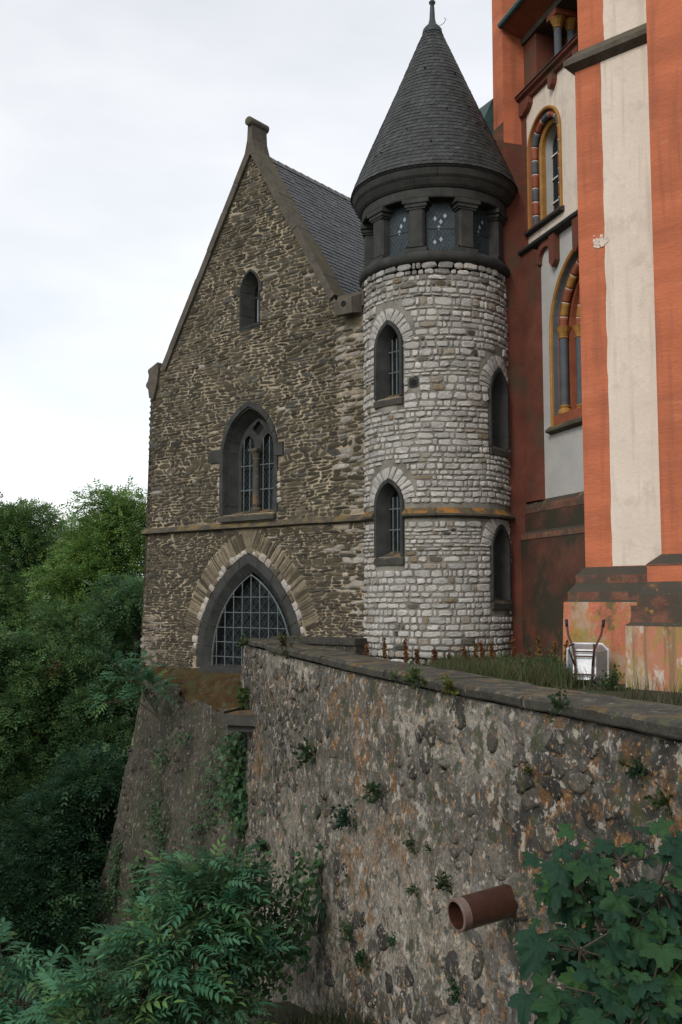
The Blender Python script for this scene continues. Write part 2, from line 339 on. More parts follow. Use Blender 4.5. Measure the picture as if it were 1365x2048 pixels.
def frame_blocks(st, cuts, mp, mat, parent, name='arch_stone', gap=.012, col=(1, 1, 1)):
    """stations = [(outline, w)], all of one point count, lofted and cut into separate dressed stones"""
    O = [np.asarray(s[0]) for s in st]; n = len(O[0]); objs = []
    seg = np.concatenate([[0], np.cumsum(np.linalg.norm(np.diff(O[0], axis=0), axis=1))])
    def at(o, s): return np.array([np.interp(s, seg, o[:, 0]), np.interp(s, seg, o[:, 1])])
    for a, b in zip(cuts[:-1], cuts[1:]):
        s0, s1 = a*seg[-1]+gap, b*seg[-1]-gap
        ss = [s0]+[s for s in seg if s0+.01 < s < s1-.01]+[s1]; V = []; F = []; m = len(st)
        dw = NR.uniform(-.006, .006)
        for s in ss:
            for (o, w) in zip(O, [q[1] for q in st]):
                p = at(o, s); V.append((p[0], p[1], w+(dw if w > -.1 else 0)))
        for i in range(len(ss)-1):
            for k in range(m-1): F.append((i*m+k, (i+1)*m+k, (i+1)*m+k+1, i*m+k+1))
        F += [tuple(range(m)), tuple(range((len(ss)-1)*m, len(ss)*m))[::-1]]
        V = np.array(V); P = dict(v=mp(V[:, 0], V[:, 1], V[:, 2]), f=[f[::-1] for f in F], c=np.asarray(col)*NR.uniform(.85, 1.15))
        objs.append(centred(P, name, mat, parent))
    return objs
def loft(st, mp, closed=False):
    O = [np.asarray(s[0]) for s in st]; n = len(O[0]); b = []; F = []
    for o, s in zip(O, st): b.append(mp(o[:, 0], o[:, 1], np.full(n, s[1])))
    for k in range(len(st)-1):
        for i in range(n if closed else n-1):
            j = (i+1) % n; F.append((k*n+i, (k+1)*n+i, (k+1)*n+j, k*n+j)[::-1])
    return np.concatenate(b), F
def flat_face(out, w, mp):
    o = np.asarray(out); return mp(o[:, 0], o[:, 1], np.full(len(o), w)), [tuple(range(len(o)))[::-1]]
def ring_stones(out, o0, L, width, mp, colf, n, proud=.03, smin=0., smax=1., taper=1.25, jl=.15):
    """stones set radially round an arch outline"""
    o = np.asarray(out); seg = np.concatenate([[0], np.cumsum(np.linalg.norm(np.diff(o, axis=0), axis=1))]); T = seg[-1]
    def at(s):
        p = np.array([np.interp(s, seg, o[:, 0]), np.interp(s, seg, o[:, 1])])
        d = np.array([np.interp(s+.03, seg, o[:, 0])-np.interp(s-.03, seg, o[:, 0]), np.interp(s+.03, seg, o[:, 1])-np.interp(s-.03, seg, o[:, 1])])
        d /= np.linalg.norm(d)+1e-9; return p, np.array([-d[1], d[0]])
    s = smin*T; res = []
    while s < smax*T-.02:
        w = width*NR.uniform(.7, 1.4); e = min(s+w, smax*T); l = L*NR.uniform(1-jl, 1+jl)
        (p0, n0), (p1, n1) = at(s+.008), at(e-.008)
        a, b, c, d = p0+n0*o0, p1+n1*o0, p1+n1*(o0+l), p0+n0*(o0+l)
        m0 = (a+d)/2; m1 = (b+c)/2
        poly = np.array([a, m0-(m1-m0)*.02, d*.97+c*.03, (c+d)/2+(n0+n1)*.012, c*.97+d*.03, m1+(m1-m0)*.02, b, (a+b)/2])[::-1]
        poly = poly + NR.normal(0, .006, poly.shape)
        ar = np.roll(poly, -1, 0); A = np.sum(poly[:, 0]*ar[:, 1]-ar[:, 0]*poly[:, 1])
        if A < 0: poly = poly[::-1]
        res.append(stone(poly, proud*NR.uniform(.6, 1.3), mp, colf(p0[0], p0[1]), n, 1)); s = e
    return res

# ------------------------------------------------------------------ the ground: terrain sheet, terrace top
WALL_PTS = np.array([(-2.60, 26.40), (-2.50, 26.08), (-0.98, 20.21), (0.05, 16.51), (1.22, 12.77), (2.29, 9.86), (2.83, 8.20), (3.95, 4.80), (5.9, -2.0)])
_t = np.concatenate([[0], np.cumsum(np.linalg.norm(np.diff(WALL_PTS, axis=0), axis=1))])
def wall_at(s):
    s = np.asarray(s, float); h = .25
    f = lambda q, i: np.interp(q, _t, WALL_PTS[:, i])
    x = (f(s-h, 0)+f(s, 0)+f(s+h, 0))/3; y = (f(s-h, 1)+f(s, 1)+f(s+h, 1))/3
    return x, y
def wall_frame(s):
    x, y = wall_at(s); x2, y2 = wall_at(np.asarray(s)+.3); x1, y1 = wall_at(np.asarray(s)-.3)
    dx, dy = x2-x1, y2-y1; l = np.hypot(dx, dy); return x, y, dx/l, dy/l, dy/l, -dx/l     # tangent, outward normal (to the left)
WALL_LEN = _t[-1]
def ground_z(x, y):
    x = np.asarray(x, float); y = np.asarray(y, float)
    wx = np.interp(-y, -WALL_PTS[:, 1], WALL_PTS[:, 0]); s = np.clip((wx-x)*.957, 0, 40)
    z = -4.3 - .26*np.clip(y-14, -10, 16) - .40*np.clip(s, 0, 22) + .5*(fbm(x*.35, y*.35, 3)-.5)
    return np.maximum(z, -19) - .0*x
g = np.concatenate([-np.geomspace(3000, 60, 14), np.arange(-50, 50.1, 1.0), np.geomspace(60, 3000, 14)])
gx, gy = np.meshgrid(g, g+12); gz = ground_z(gx, gy); n = len(g)
far = np.hypot(gx, gy-12); gz = np.where(far > 300, gz+np.clip(far-300, 0, 900)*.012, gz)
b = MB(); b.add(np.stack([gx.ravel(), gy.ravel(), gz.ravel()], 1), [(i*n+j, i*n+j+1, (i+1)*n+j+1, (i+1)*n+j) for i in range(n-1) for j in range(n-1)])
tag(b.build('terrain', M['soil'], smooth=True), None, None, kind='structure')

# terrace top behind the retaining wall
ss = np.linspace(.2, WALL_LEN, 40); wx, wy = wall_at(ss)
V = []; F = []; nn = 24
for i in range(40):
    for k in range(nn):
        f = k/(nn-1); x = wx[i]+.5+f*(24-wx[i]); y = wy[i]+f*(4 if i < 3 else 0)
        V.append((x, y, .03*(vnoise(x*1.3, y*1.3)-.5)))
F = [(i*nn+k, (i+1)*nn+k, (i+1)*nn+k+1, i*nn+k+1) for i in range(39) for k in range(nn-1)]
tag(MB().add(V, F).build('terrace_ground', M['soil'], smooth=True), None, None, kind='structure')

# ------------------------------------------------------------------ chapel
CH_O = (0.537, 24.5, 0); CH_R = math.radians(-38.5)
chapel = empty('chapel', CH_O, CH_R)
tag(chapel, 'brown rubble stone chapel with steep gable, slate roof and three pointed windows', 'chapel')
CH_M = Matrix.Translation(CH_O) @ Matrix.Rotation(CH_R, 4, 'Z')
cmap = lambda u, v, w: np.stack([u, -np.asarray(w), v], 1)
GX, GAP, GSL = -3.865, 14.42, 1.65                       # gable centre, apex, slope
def gable_half(z): return (GAP-.18-z)/GSL
A1 = lambda w, za, cx=-3.87: arch(w, -.27, -.10, za, 2, 12, cx)
A2 = lambda w, za, cx=-3.9: arch(w, 3.93, 5.60, za, 5, 9, cx)
A3 = lambda w, za, cx=-3.9: arch(w, 9.12, 10.18, za, 4, 7, cx)
hole1, hole2, hole3 = A1(1.72, 2.58), A2(.94, 6.84), A3(.34, 10.68)
outer = [(-8.24, -.5), (1.0, -.5), (1.0, 9.0), (GX+gable_half(9.0), 9.0), (GX, GAP-.18), (GX-gable_half(8.6), 8.6), (-7.93, 8.4), (-7.93, 3.6), (-8.0, 3.5)]
v, f = cdt_sheet(outer, [list(map(tuple, h)) for h in (hole1, hole2, hole3)], (.45, .45), cmap)
b = MB().add(v, f)
# left flank, back and inner closure so the body is solid
b.add([(-8.24, 0, -.5), (-7.95, 0, 8.4), (-7.95, 14, 8.4), (-8.24, 14, -.5)], [(0, 1, 2, 3)])
b.add([(1.0, 0, -.5), (1.0, 14, -.5), (1.0, 14, 8.6), (1.0, 0, 8.6)], [(0, 1, 2, 3)])
b.add([(-8.24, 14, -.5), (1, 14, -.5), (1, 14, 8.6), (GX, 14, 14.1), (-7.95, 14, 8.4)], [(0, 4, 3, 2, 1)])
ch_wall = b.build('wall', M['cream'], chapel)
# rubble stones laid in wavering courses
OLIVE = [(.155, .130, .085), (.135, .118, .082), (.115, .098, .066), (.175, .150, .105), (.090, .082, .062), (.14, .135, .115), (.165, .14, .10), (.10, .088, .058)]
WHT = [(.60, .56, .50), (.52, .49, .44), (.56, .48, .38)]
def ch_col(u, v):
    right = u > -.75 and v < 8.9 and R_.random() < (.35 if v < 3.6 else .5)
    if R_.random() < .012 or right and R_.random() < .75: c = R_.choice(WHT)
    elif v < 3.5: c = R_.choice([(.155, .128, .085), (.135, .115, .08), (.125, .108, .078), (.15, .13, .095), (.11, .10, .08)])
    else: c = R_.choice(OLIVE)
    if u < -7.4 and v < 1.2 and R_.random() < .6: c = R_.choice([(.40, .34, .27), (.30, .27, .23), (.45, .36, .28)])
    k = R_.uniform(.78, 1.2)*lerp(.80, 1.1, float(fbm(u*.5, v*.5, 3))); return tuple(x*k for x in c)
blockers = [list(map(tuple, p)) for p in (A1(2.13, 3.05), A2(1.07, 7.03), A3(.39, 10.76))]
blockers += [[(-5.38, 5.42), (-2.62, 5.42), (-2.62, 5.8), (-5.38, 5.8)], [(-4.36, 10.04), (-3.44, 10.04), (-3.44, 10.32), (-4.36, 10.32)],
             [(-4.95, 3.70), (-2.85, 3.70), (-2.85, 3.93), (-4.95, 3.93)], [(-5.75, -.45), (-2.0, -.45), (-2.0, -.2), (-5.75, -.2)]]
def ring_outline(out, off, s0, s1):
    o = np.asarray(out); seg = np.concatenate([[0], np.cumsum(np.linalg.norm(np.diff(o, axis=0), axis=1))]); T = seg[-1]; res = []
    for s in np.linspace(s0*T, s1*T, 40):
        f = lambda q, i: float(np.interp(q, seg, o[:, i])); d = np.array([f(s+.05, 0)-f(s-.05, 0), f(s+.05, 1)-f(s-.05, 1)]); d /= np.linalg.norm(d)+1e-9
        res.append((f(s, 0)-d[1]*off, f(s, 1)+d[0]*off))
    return res
vous_block = ring_outline(A1(2.0, 2.88), .62, .135, .865)
pieces = []; z = -.42
cn = (0, -1, 0)
def warp(u, v): return v + .07*(vnoise(u*.55+v*.3, v*1.1)-.5) + .03*(vnoise(u*2.1, v*3.0)-.5)
while z < GAP-.45:
    h = R_.uniform(.06, .115) if z > 3.6 else R_.uniform(.05, .095)
    if R_.random() < .12: h *= 1.5
    if z < 3.5 and z+h > 3.44: h = 3.505-z
    if h < .03: z = 3.73; continue
    zc = z+h/2
    if zc < 8.5: a, e = -7.96 - max(0, (3.6-zc))*.065, .95
    else: a, e = GX-gable_half(zc+.1)+.02, GX+gable_half(zc+.1)-.02
    if e-a < .25: break
    for s0, s1 in free_runs(a, e, z, z+h, blockers+[vous_block]):
        u = s0
        while u < s1-.03:
            w = min(R_.choice([.10, .15, .20, .27, .36, .50])*R_.uniform(.8, 1.25), s1-u)
            if s1-(u+w) < .08: w = s1-u
            g_ = R_.uniform(.012, .03); sp = R_.random()
            o = blob(u+w/2, zc, w-g_+.01, (h-R_.uniform(.006, .02))*(R_.uniform(.85, 1.3) if zc > 3.6 else R_.uniform(1.0, 1.4)), 8, R_.uniform(.6, 1.05) if zc > 3.6 else R_.uniform(.5, .8), .13, R_.uniform(-.10, .16), R_.uniform(-.9, .9))
            o[:, 1] = warp(o[:, 0], o[:, 1])
            pieces.append(stone(o, R_.uniform(.006, .038), cmap, ch_col(u+w/2, zc), cn, 1)); u += w
    z += h
    if abs(z-3.505) < .002: z = 3.73
# irregular left edge: slabs showing past the corner
for k in range(46):
    zz = -.3+8.4*k/46; xx = -7.97-max(0, 3.6-zz)*.065
    pieces.append(stone(blob(xx+.03, zz, R_.uniform(.12, .22), R_.uniform(.07, .15), 8, .6, .1), .03, cmap, ch_col(-5, zz+3.6), cn, 1))
# thin slates set on edge round the big arch, and pale stones between them and the dressed arch
edge_col = lambda u, v: tint_(R_.uniform(.75, 1.25), R_.choice([(.17, .14, .09), (.14, .118, .078), (.19, .16, .11), (.36, .30, .21), (.12, .10, .07), (.30, .25, .17)]))
pieces += ring_stones(A1(2.0, 2.88), .15, .50, .07, cmap, edge_col, cn, .018, .13, .87, jl=.16)
pale_col = lambda u, v: tint_(R_.uniform(.8, 1.1), R_.choice([(.74, .70, .65), (.68, .63, .57), (.70, .60, .52), (.30, .26, .20), (.20, .17, .13)]))
pieces += ring_stones(A1(2.0, 2.88), .0, .14, .19, cmap, pale_col, cn, .06, .04, .96, jl=.55)
emit(pieces, 'stone', 'rubble', M['schist'], ch_wall, CH_M)
for s_ in (-1, 1):                                        # scattered pale stones beside the twin window
    for zz in (4.25, 4.42, 4.62, 4.80, 4.95):
        P = stone(blob(-3.9+s_*1.09+R_.uniform(-.03, .05), zz, R_.uniform(.14, .24), .15, 9, .6, .12), .05, cmap, R_.choice(WHT), cn, 1); centred(P, 'pale_stone', M['schist'], ch_wall)

# string course, each length a stone
x = -8.16; b = None
while x < .15:
    L = min(R_.uniform(1.0, 1.7), .20-x); prof = [(0.03, 3.735), (-.13, 3.60), (-.145, 3.555), (-.05, 3.52), (.03, 3.515)]
    x1 = x+L-.008; j = R_.uniform(-.006, .006)
    v = [(xx, yy+j, zz+j) for xx in (x, x1) for yy, zz in prof]; k = len(prof)
    f = [(i, i+1, k+i+1, k+i) for i in range(k-1)] + [tuple(range(k))[::-1], tuple(range(k, 2*k))]
    if x1 > .1: v = [(min(q[0], .19), q[1], q[2]) for q in v]
    centred(dict(v=v, f=f, c=np.ones(3)*R_.uniform(.85, 1.15)), 'string_course_stone', M['ostring'] if x > -.9 else M['string'], chapel); x += L

# gable copings
def slab_on_slope(side, s0, s1, y0, y1, t0, t1):
    """block on the gable slope: s along the slope from the apex, t square to it"""
    dx, dz = math.cos(math.atan(GSL))*side, -math.sin(math.atan(GSL)); nx, nz = -dz*side, math.cos(math.atan(GSL))
    nx = math.sin(math.atan(GSL))*side
    P = lambda s, t, y: (GX+dx*s+nx*t, y, GAP+dz*s+nz*t)
    v = [P(s, t, y) for s in (s0, s1) for y, t in ((y0, t0), (y1, t0), (y1, t1), (y0, t1))]
    f = [(0, 1, 2, 3), (7, 6, 5, 4), (0, 4, 5, 1), (1, 5, 6, 2), (2, 6, 7, 3), (3, 7, 4, 0)]
    return v, (f if side > 0 else [q[::-1] for q in f])
for side in (-1, 1):
    s = .25; end = 6.95 if side < 0 else 5.85
    while s < end-.1:
        L = R_.uniform(.8, 1.25); e = min(s+L, end); e = end if end-e < .4 else e
        v, f = slab_on_slope(side, s+.001, e-.001, -.09+R_.uniform(-.012, .012), .50+R_.uniform(-.02, .02), -.20, R_.uniform(-.012, .012))
        centred(dict(v=v, f=f, c=np.ones(3)), 'coping_stone', M['coping'], chapel); s = e
# kneelers
prof = [(-7.60, 8.66), (-7.84, 8.56), (-8.00, 8.50), (-8.03, 8.44), (-7.98, 8.30), (-8.02, 8.15), (-8.10, 8.06), (-8.10, 7.98), (-8.0, 7.88), (-7.95, 7.62), (-7.78, 7.55), (-7.62, 8.0), (-7.56, 8.5)]
k = len(prof); v = [(x, y, z) for y in (-.10, .5) for x, z in prof]
centred(dict(v=v, f=[tuple(range(k)), tuple(range(k, 2*k))[::-1]]+[(i, k+i, k+(i+1) % k, (i+1) % k) for i in range(k)], c=np.ones(3)), 'kneeler', M['coping'], chapel)
b = MB(); b.box(-.72, .12, -.10, .45, 8.95, 9.33)
v = [(x, y, z) for y, (x0, x1, z0, z1) in ((-.10, (-.62, .06, 8.78, 9.26)), (-.42, (-.56, -.02, 8.72, 9.12))) for x, z in ((x0, z0), (x1, z0), (x1, z1), (x0, z1))]
b.add(v, [(4, 5, 6, 7), (0, 1, 5, 4), (1, 2, 6, 5), (2, 3, 7, 6), (3, 0, 4, 7)])
kn = b.build('kneeler', M['coping'], chapel); MB().tube([(-.27, -.43, 8.98), (-.27, -.30, 8.99)], .08, 10).build('spout_hole', M['dark'], kn)
# apex block and roll
b = MB(); v = [(GX+x*s_, y, z) for z, s_, y0, y1 in ((14.0, .22, -.10, .52), (14.45, .10, -.11, .5), (14.90, .075, -.11, .5)) for x, y in ((-1, y0), (1, y0), (1, y1), (-1, y1))]
b.add(v, [(i, (i+1) % 4, 4+(i+1) % 4, 4+i) for i in range(4)]+[(4+i, 4+(i+1) % 4, 8+(i+1) % 4, 8+i) for i in range(4)]+[(8, 9, 10, 11)])
fin = b.build('apex_stone', M['coping'], chapel)
MB().tube([(GX, -.20, 14.96), (GX, -.17, 14.96), (GX, .56, 14.96), (GX, .59, 14.96)], [.10, .13, .13, .10], 12).build('stone_roll', M['coping'], fin, smooth=True)

# slate roof
RZ = 14.18
b = MB(); b.add([(GX, .3, RZ), (GX, 14, RZ), (GX+3.75, 14, RZ-3.75*GSL), (GX+3.75, .3, RZ-3.75*GSL), (GX-3.75, .3, RZ-3.75*GSL), (GX-3.75, 14, RZ-3.75*GSL)], [(0, 3, 2, 1), (0, 1, 5, 4)], (.07, .075, .08))
roof = b.build('roof', M['slate'], chapel)
sl = []; ca = math.atan(GSL); dx, dz = math.cos(ca), -math.sin(ca); nx, nz = math.sin(ca), math.cos(ca); rows = int(7.2/.155)
for r in range(rows):
    s0 = .02+r*.155; y = .45+R_.uniform(0, .15)
    while y < 9.0:
        w = R_.uniform(.17, .26); t = R_.uniform(.011, .02); k = R_.uniform(.75, 1.25); lean = .07
        P = lambda s, q, yy: (GX+dx*s+nx*q, yy, RZ+dz*s+nz*q)
        a0, a1 = s0-.04, s0+.165
        top = [P(a0, .006, y+lean), P(a0, .006, y+w+lean), P(a0+.14, t+.004, y+w+.015), P(a1, t+.010, y+w-.05), P(a1+.004, t+.012, y+.03), P(a1-.05, t+.008, y-.012)]
        bot = [P(a0+.02, -.004, y+lean), P(a0+.02, -.004, y+w+lean), P(a0+.14, .0, y+w+.015), P(a1, t-.004, y+w-.05), P(a1+.004, t-.003, y+.03), P(a1-.05, t-.004, y-.012)]
        F = [(5, 4, 3, 2, 1, 0)]+[(i, i+1, 6+i+1, 6+i) for i in range(1, 5)]
        sl.append(dict(v=top+bot, f=F, c=np.array((.105, .115, .125))*k, s=.04, n=(nx, 0, nz))); y += w*.93
emit(sl, 'roof_slate', 'roof_slates', M['slate'], roof, CH_M)
y = .4
while y < 13.5:                                             # ridge slates
    MB().add([(GX-.12, y, RZ-.14), (GX, y, RZ+.06), (GX+.13, y, RZ-.14), (GX-.12, y+.34, RZ-.15), (GX, y+.34, RZ+.04), (GX+.13, y+.34, RZ-.15)], [(0, 1, 4, 3), (1, 2, 5, 4)], np.array((.13, .135, .13))*R_.uniform(.8, 1.2)).build('ridge_slate', M['slate'], roof); y += .33

# --- big pointed window with its iron grille
w1 = MB(); v, f = loft([(A1(1.74, 2.60), .0), (A1(1.50, 2.34), -.2), (A1(1.50, 2.34), -.5)], cmap); w1.add(v, f)
w1 = w1.build('arched_window', M['basalt'], chapel)
frame_blocks([(A1(2.0, 2.88), -.05), (A1(1.98, 2.86), .025), (A1(1.74, 2.60), .035), (A1(1.52, 2.36), -.14), (A1(1.52, 2.36), -.3)], [0, .085, .17, .27, .36, .45, .55, .64, .73, .83, .915, 1], cmap, M['basalt'], w1, gap=.010)
MB().box(-5.62, -2.1, -.13, .14, -.42, -.275).add([(-5.5, -.10, -.275), (-2.2, -.10, -.275), (-2.2, .22, -.16), (-5.5, .22, -.16)], [(0, 1, 2, 3)]).build('sill', M['basalt'], w1)
v, f = flat_face(A1(1.52, 2.36), -.42, cmap); MB().add(v, f).build('glass', M['glass'], w1)
b = MB(); GO = A1(1.50, 2.33)                                # lead lattice behind the grille
def clip_bar(b, p, q, poly, w, yy, n=40, depth=None):
    P = [np.array(p)+(np.array(q)-np.array(p))*i/n for i in range(n+1)]; run = []
    for pt in P+[None]:
        if pt is not None and inside(pt, poly): run.append(pt)
        else:
            if len(run) > 1: b.bar((run[0][0], yy, run[0][1]), (run[-1][0], yy, run[-1][1]), w, depth or w, up=(0, 1, 0))
            run = []
GL = list(map(tuple, GO))
for k in range(-14, 15):
    clip_bar(b, (-3.87+k*.28-1.5, -.3), (-3.87+k*.28+1.5, 2.8), GL, .016, .385); clip_bar(b, (-3.87+k*.28+1.5, -.3), (-3.87+k*.28-1.5, 2.8), GL, .016, .39)
b.build('lead_lattice', M['lead'], w1)
for k in range(-4, 5):
    b = MB(); clip_bar(b, (-3.87+k*.325, -.2), (-3.87+k*.325, 2.5), GL, .022, .10, 60)
    if b.n: b.build('grille_bar', M['iron'], w1)
for zz in (.05, .45, .85, 1.26, 1.68):
    b = MB(); clip_bar(b, (-5.6, zz), (-2.2, zz), GL, .018, .115, 80, .02); b.build('grille_crossbar', M['iron'], w1)
b = MB(); b.tube([(p[0], .10, p[1]) for p in A1(1.47, 2.28)], .022, 6); b.build('grille_hoop', M['iron'], w1)

# --- twin lancet window
w2 = MB(); v, f = loft([(A2(.95, 6.86), .0), (A2(.76, 6.62), -.45), (A2(.76, 6.62), -.75)], cmap); w2.add(v, f); w2 = w2.build('twin_window', M['basalt'], chapel)
frame_blocks([(A2(1.09, 7.05), -.05), (A2(1.08, 7.04), .05), (A2(.95, 6.88), .05), (A2(.90, 6.80), -.10), (A2(.74, 6.60), -.40), (A2(.74, 6.60), -.55)], [0, .035, .245, .305, .37, .455, .545, .63, .695, .755, .965, 1], cmap, M['basalt'], w2, gap=.008)
for x0, x1 in ((-5.38, -4.86), (-2.93, -2.62)): MB().box(x0, x1, -.058, .12, 5.43, 5.79).build('impost_block', M['basalt'], w2)
v = [(x, y, z) for x in (-4.95, -2.86) for y, z in ((-.14, 3.74), (-.14, 3.86), (.46, 4.08), (.46, 3.74))]
MB().add(v, [(0, 3, 2, 1), (4, 5, 6, 7), (0, 1, 5, 4), (1, 2, 6, 5), (0, 4, 7, 3)]).build('sill', M['basalt_l'], w2)
# tracery plate with two lancets and a quatrefoil
def quatre(cx, cz, r): return [(cx+(r*.62)*math.cos(a)+(r*.55)*math.cos(a+q), cz+(r*.62)*math.sin(a)+(r*.55)*math.sin(a+q)) for a in (0, math.pi/2, math.pi, 1.5*math.pi) for q in (-1.3, -.65, 0, .65, 1.3)]
lan = [list(map(tuple, arch(.255, 4.02, 5.72, 6.16, 3, 6, -3.9+d))) for d in (-.365, .365)]
qf = quatre(-3.9, 6.33, .17)
plate = list(map(tuple, A2(.745, 6.61)))
tm = lambda y: (lambda u, v, w: np.stack([u, np.full(len(u), y), v], 1))
v, f = cdt_sheet(plate, lan+[qf], (.3, .3), tm(.36)); tr = MB().add(v, f)
v, f = cdt_sheet(plate, lan+[qf], (.3, .3), tm(.48)); tr.add(v, [q[::-1] for q in f])
for h in lan+[qf]:
    k = len(h); tr.add([(x, y, z) for y in (.36, .48) for x, z in h], [(i, (i+1) % k, k+(i+1) % k, k+i) for i in range(k)])
tr.build('tracery', M['basalt'], w2)
colm = MB(); colm.lathe([(.10, 5.42), (.10, 4.22), (.13, 4.19), (.10, 4.16), (.15, 4.10), (.16, 4.04), (.16, 3.95)], 14, centre=(-3.9, .30)); colm = colm.build('column', M['basalt_l'], w2, smooth=True)
b = MB(); b.lathe([(.10, 5.42), (.125, 5.44), (.105, 5.48), (.13, 5.58), (.17, 5.66), (.16, 5.68)], 12, centre=(-3.9, .30)); b.box(-4.07, -3.73, .13, .47, 5.67, 5.74); b.build('capital', M['string'], w2)
for d in (-.365, .365):
    v, f = flat_face(arch(.26, 4.0, 5.72, 6.17, 3, 6, -3.9+d), -.50, cmap); MB().add(v, f).build('glass', M['glass'], w2)
    MB().box(-3.9+d+.06, -3.9+d+.25, .47, .492, 4.06, 5.2).build('open_casement', M['glass_b'], w2)
    MB().box(-3.9+d-.27, -3.9+d+.27, .44, .485, 5.20, 5.26).build('transom', M['basalt'], w2)
    b = MB(); LP = lan[0 if d < 0 else 1]
    for k in range(-9, 10): clip_bar(b, (-3.9+d-.7, 5.0+k*.17-.9), (-3.9+d+.7, 5.0+k*.17+.9), LP, .010, .468); clip_bar(b, (-3.9+d+.7, 5.0+k*.17-.9), (-3.9+d-.7, 5.0+k*.17+.9), LP, .010, .466)
    b.build('lead_lattice', M['lead'], w2)
    for xx in (-.13, .10): b = MB(); clip_bar(b, (-3.9+d+xx, 3.97), (-3.9+d+xx, 6.2), LP, .024, .33, 60); b.build('window_bar', M['iron'], w2)
    for zz in (4.62, 5.30): b = MB(); b.bar((-3.9+d-.25, .335, zz), (-3.9+d+.25, .335, zz), .024); b.build('window_crossbar', M['iron'], w2)
v, f = flat_face(np.array(qf)[::-1], -.47, cmap); MB().add(v, f).build('quatrefoil_glass', M['dark'], w2)
v, f = flat_face(A2(.8, 6.65), -.56, cmap); MB().add(v, f).build('dark_backing', M['dark'], w2)

# --- small gable window
w3 = MB(); v, f = loft([(A3(.34, 10.68), 0), (A3(.17, 10.45), -.42), (A3(.17, 10.45), -.6)], cmap); w3.add(v, f); w3 = w3.build('gable_window', M['basalt'], chapel)
frame_blocks([(A3(.39, 10.76), -.05), (A3(.385, 10.75), .035), (A3(.34, 10.69), .035), (A3(.165, 10.44), -.36), (A3(.165, 10.44), -.5)], [0, .10, .285, .37, .5, .63, .715, .90, 1], cmap, M['basalt'], w3, gap=.007)
for x0, x1 in ((-4.37, -4.24), (-3.56, -3.43)): MB().box(x0, x1, -.045, .1, 10.05, 10.31).build('impost_block', M['basalt'], w3)
v = [(x, y, z) for x in (-4.28, -3.52) for y, z in ((-.03, 9.06), (-.05, 9.12), (.42, 9.36), (.42, 9.06))]
MB().add(v, [(0, 3, 2, 1), (4, 5, 6, 7), (0, 1, 5, 4), (1, 2, 6, 5), (0, 4, 7, 3)]).build('sill', M['basalt'], w3)
v, f = flat_face(A3(.2, 10.48), -.44, cmap); MB().add(v, f).build('glass', M['dark'], w3)
MB().box(-4.0, -3.965, .40, .43, 9.36, 10.0).build('casement_edge', M['pane'], w3)
MB().box(-4.07, -3.73, .38, .43, 10.02, 10.07).build('transom', M['lead'], w3)

# ------------------------------------------------------------------ round stair tower
TC = (2.387, 24.785); TR = 1.818
tower = empty('stair_tower', (TC[0], TC[1], 0))
tag(tower, 'round pale limestone stair tower with dark conical slate roof beside the chapel', 'tower')
TW_M = Matrix.Translation((TC[0], TC[1], 0))
def tmap(u, v, w): t = np.asarray(u)/TR; r = TR+np.asarray(w); return np.stack([r*np.cos(t), r*np.sin(t), v], 1)
rad = math.radians
TWIN = [(-134, 6.42, 7.64, 8.31), (-134, 2.62, 3.86, 4.47), (-38, 5.24, 6.52, 7.20), (-38, 1.58, 2.78, 3.40)]      # angle, sill, spring, apex
holes = []
for a, z0, zs, za in TWIN: holes.append(list(map(tuple, arch(.40, z0, zs, za-.05, 4, 8, rad(a)*TR))))
u0, u1 = rad(-215)*TR, rad(40)*TR
v, f = cdt_sheet([(u0, -.3), (u1, -.3), (u1, 9.75), (u0, 9.75)], holes, (.16, .6), tmap)
b = MB().add(v, f); b.lathe([(TR, -.3), (TR, 9.75)], 16, rad(40), rad(145)); tw_wall = b.build('wall', M['greym'], tower, smooth=True)
LIME = [(.80, .77, .72), (.76, .735, .69), (.84, .81, .76), (.71, .69, .65), (.79, .745, .68), (.64, .625, .595), (.86, .83, .785)]
def t_col(u, v):
    q = R_.random()
    if q < .02: c = (.38, .30, .20)
    elif q < .035: c = (.22, .20, .165)
    elif q < .09: c = (.54, .47, .39)
    elif q < .105: c = (.13, .125, .11)
    else: c = R_.choice(LIME)
    k = R_.uniform(.82, 1.12)
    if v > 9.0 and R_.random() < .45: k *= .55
    return tuple(x*k for x in c)
tb = []
for a, z0, zs, za in TWIN:
    c = rad(a)*TR; tb.append(list(map(tuple, arch(.45, z0-.2, zs, za+.02, 4, 8, c))))
    o = arch(.44+.30, zs+.22, zs+.25, za+.34, 1, 8, c); tb.append([tuple(p) for p in o])
tb.append([(rad(-175)*TR, 3.5), (rad(20)*TR, 3.5), (rad(20)*TR, 3.72), (rad(-175)*TR, 3.72)])
tb.append([(rad(-111.7)*TR-.13, 6.58), (rad(-111.7)*TR+.13, 6.58), (rad(-111.7)*TR+.13, 6.84), (rad(-111.7)*TR-.13, 6.84)])
pieces = []; z = -.15
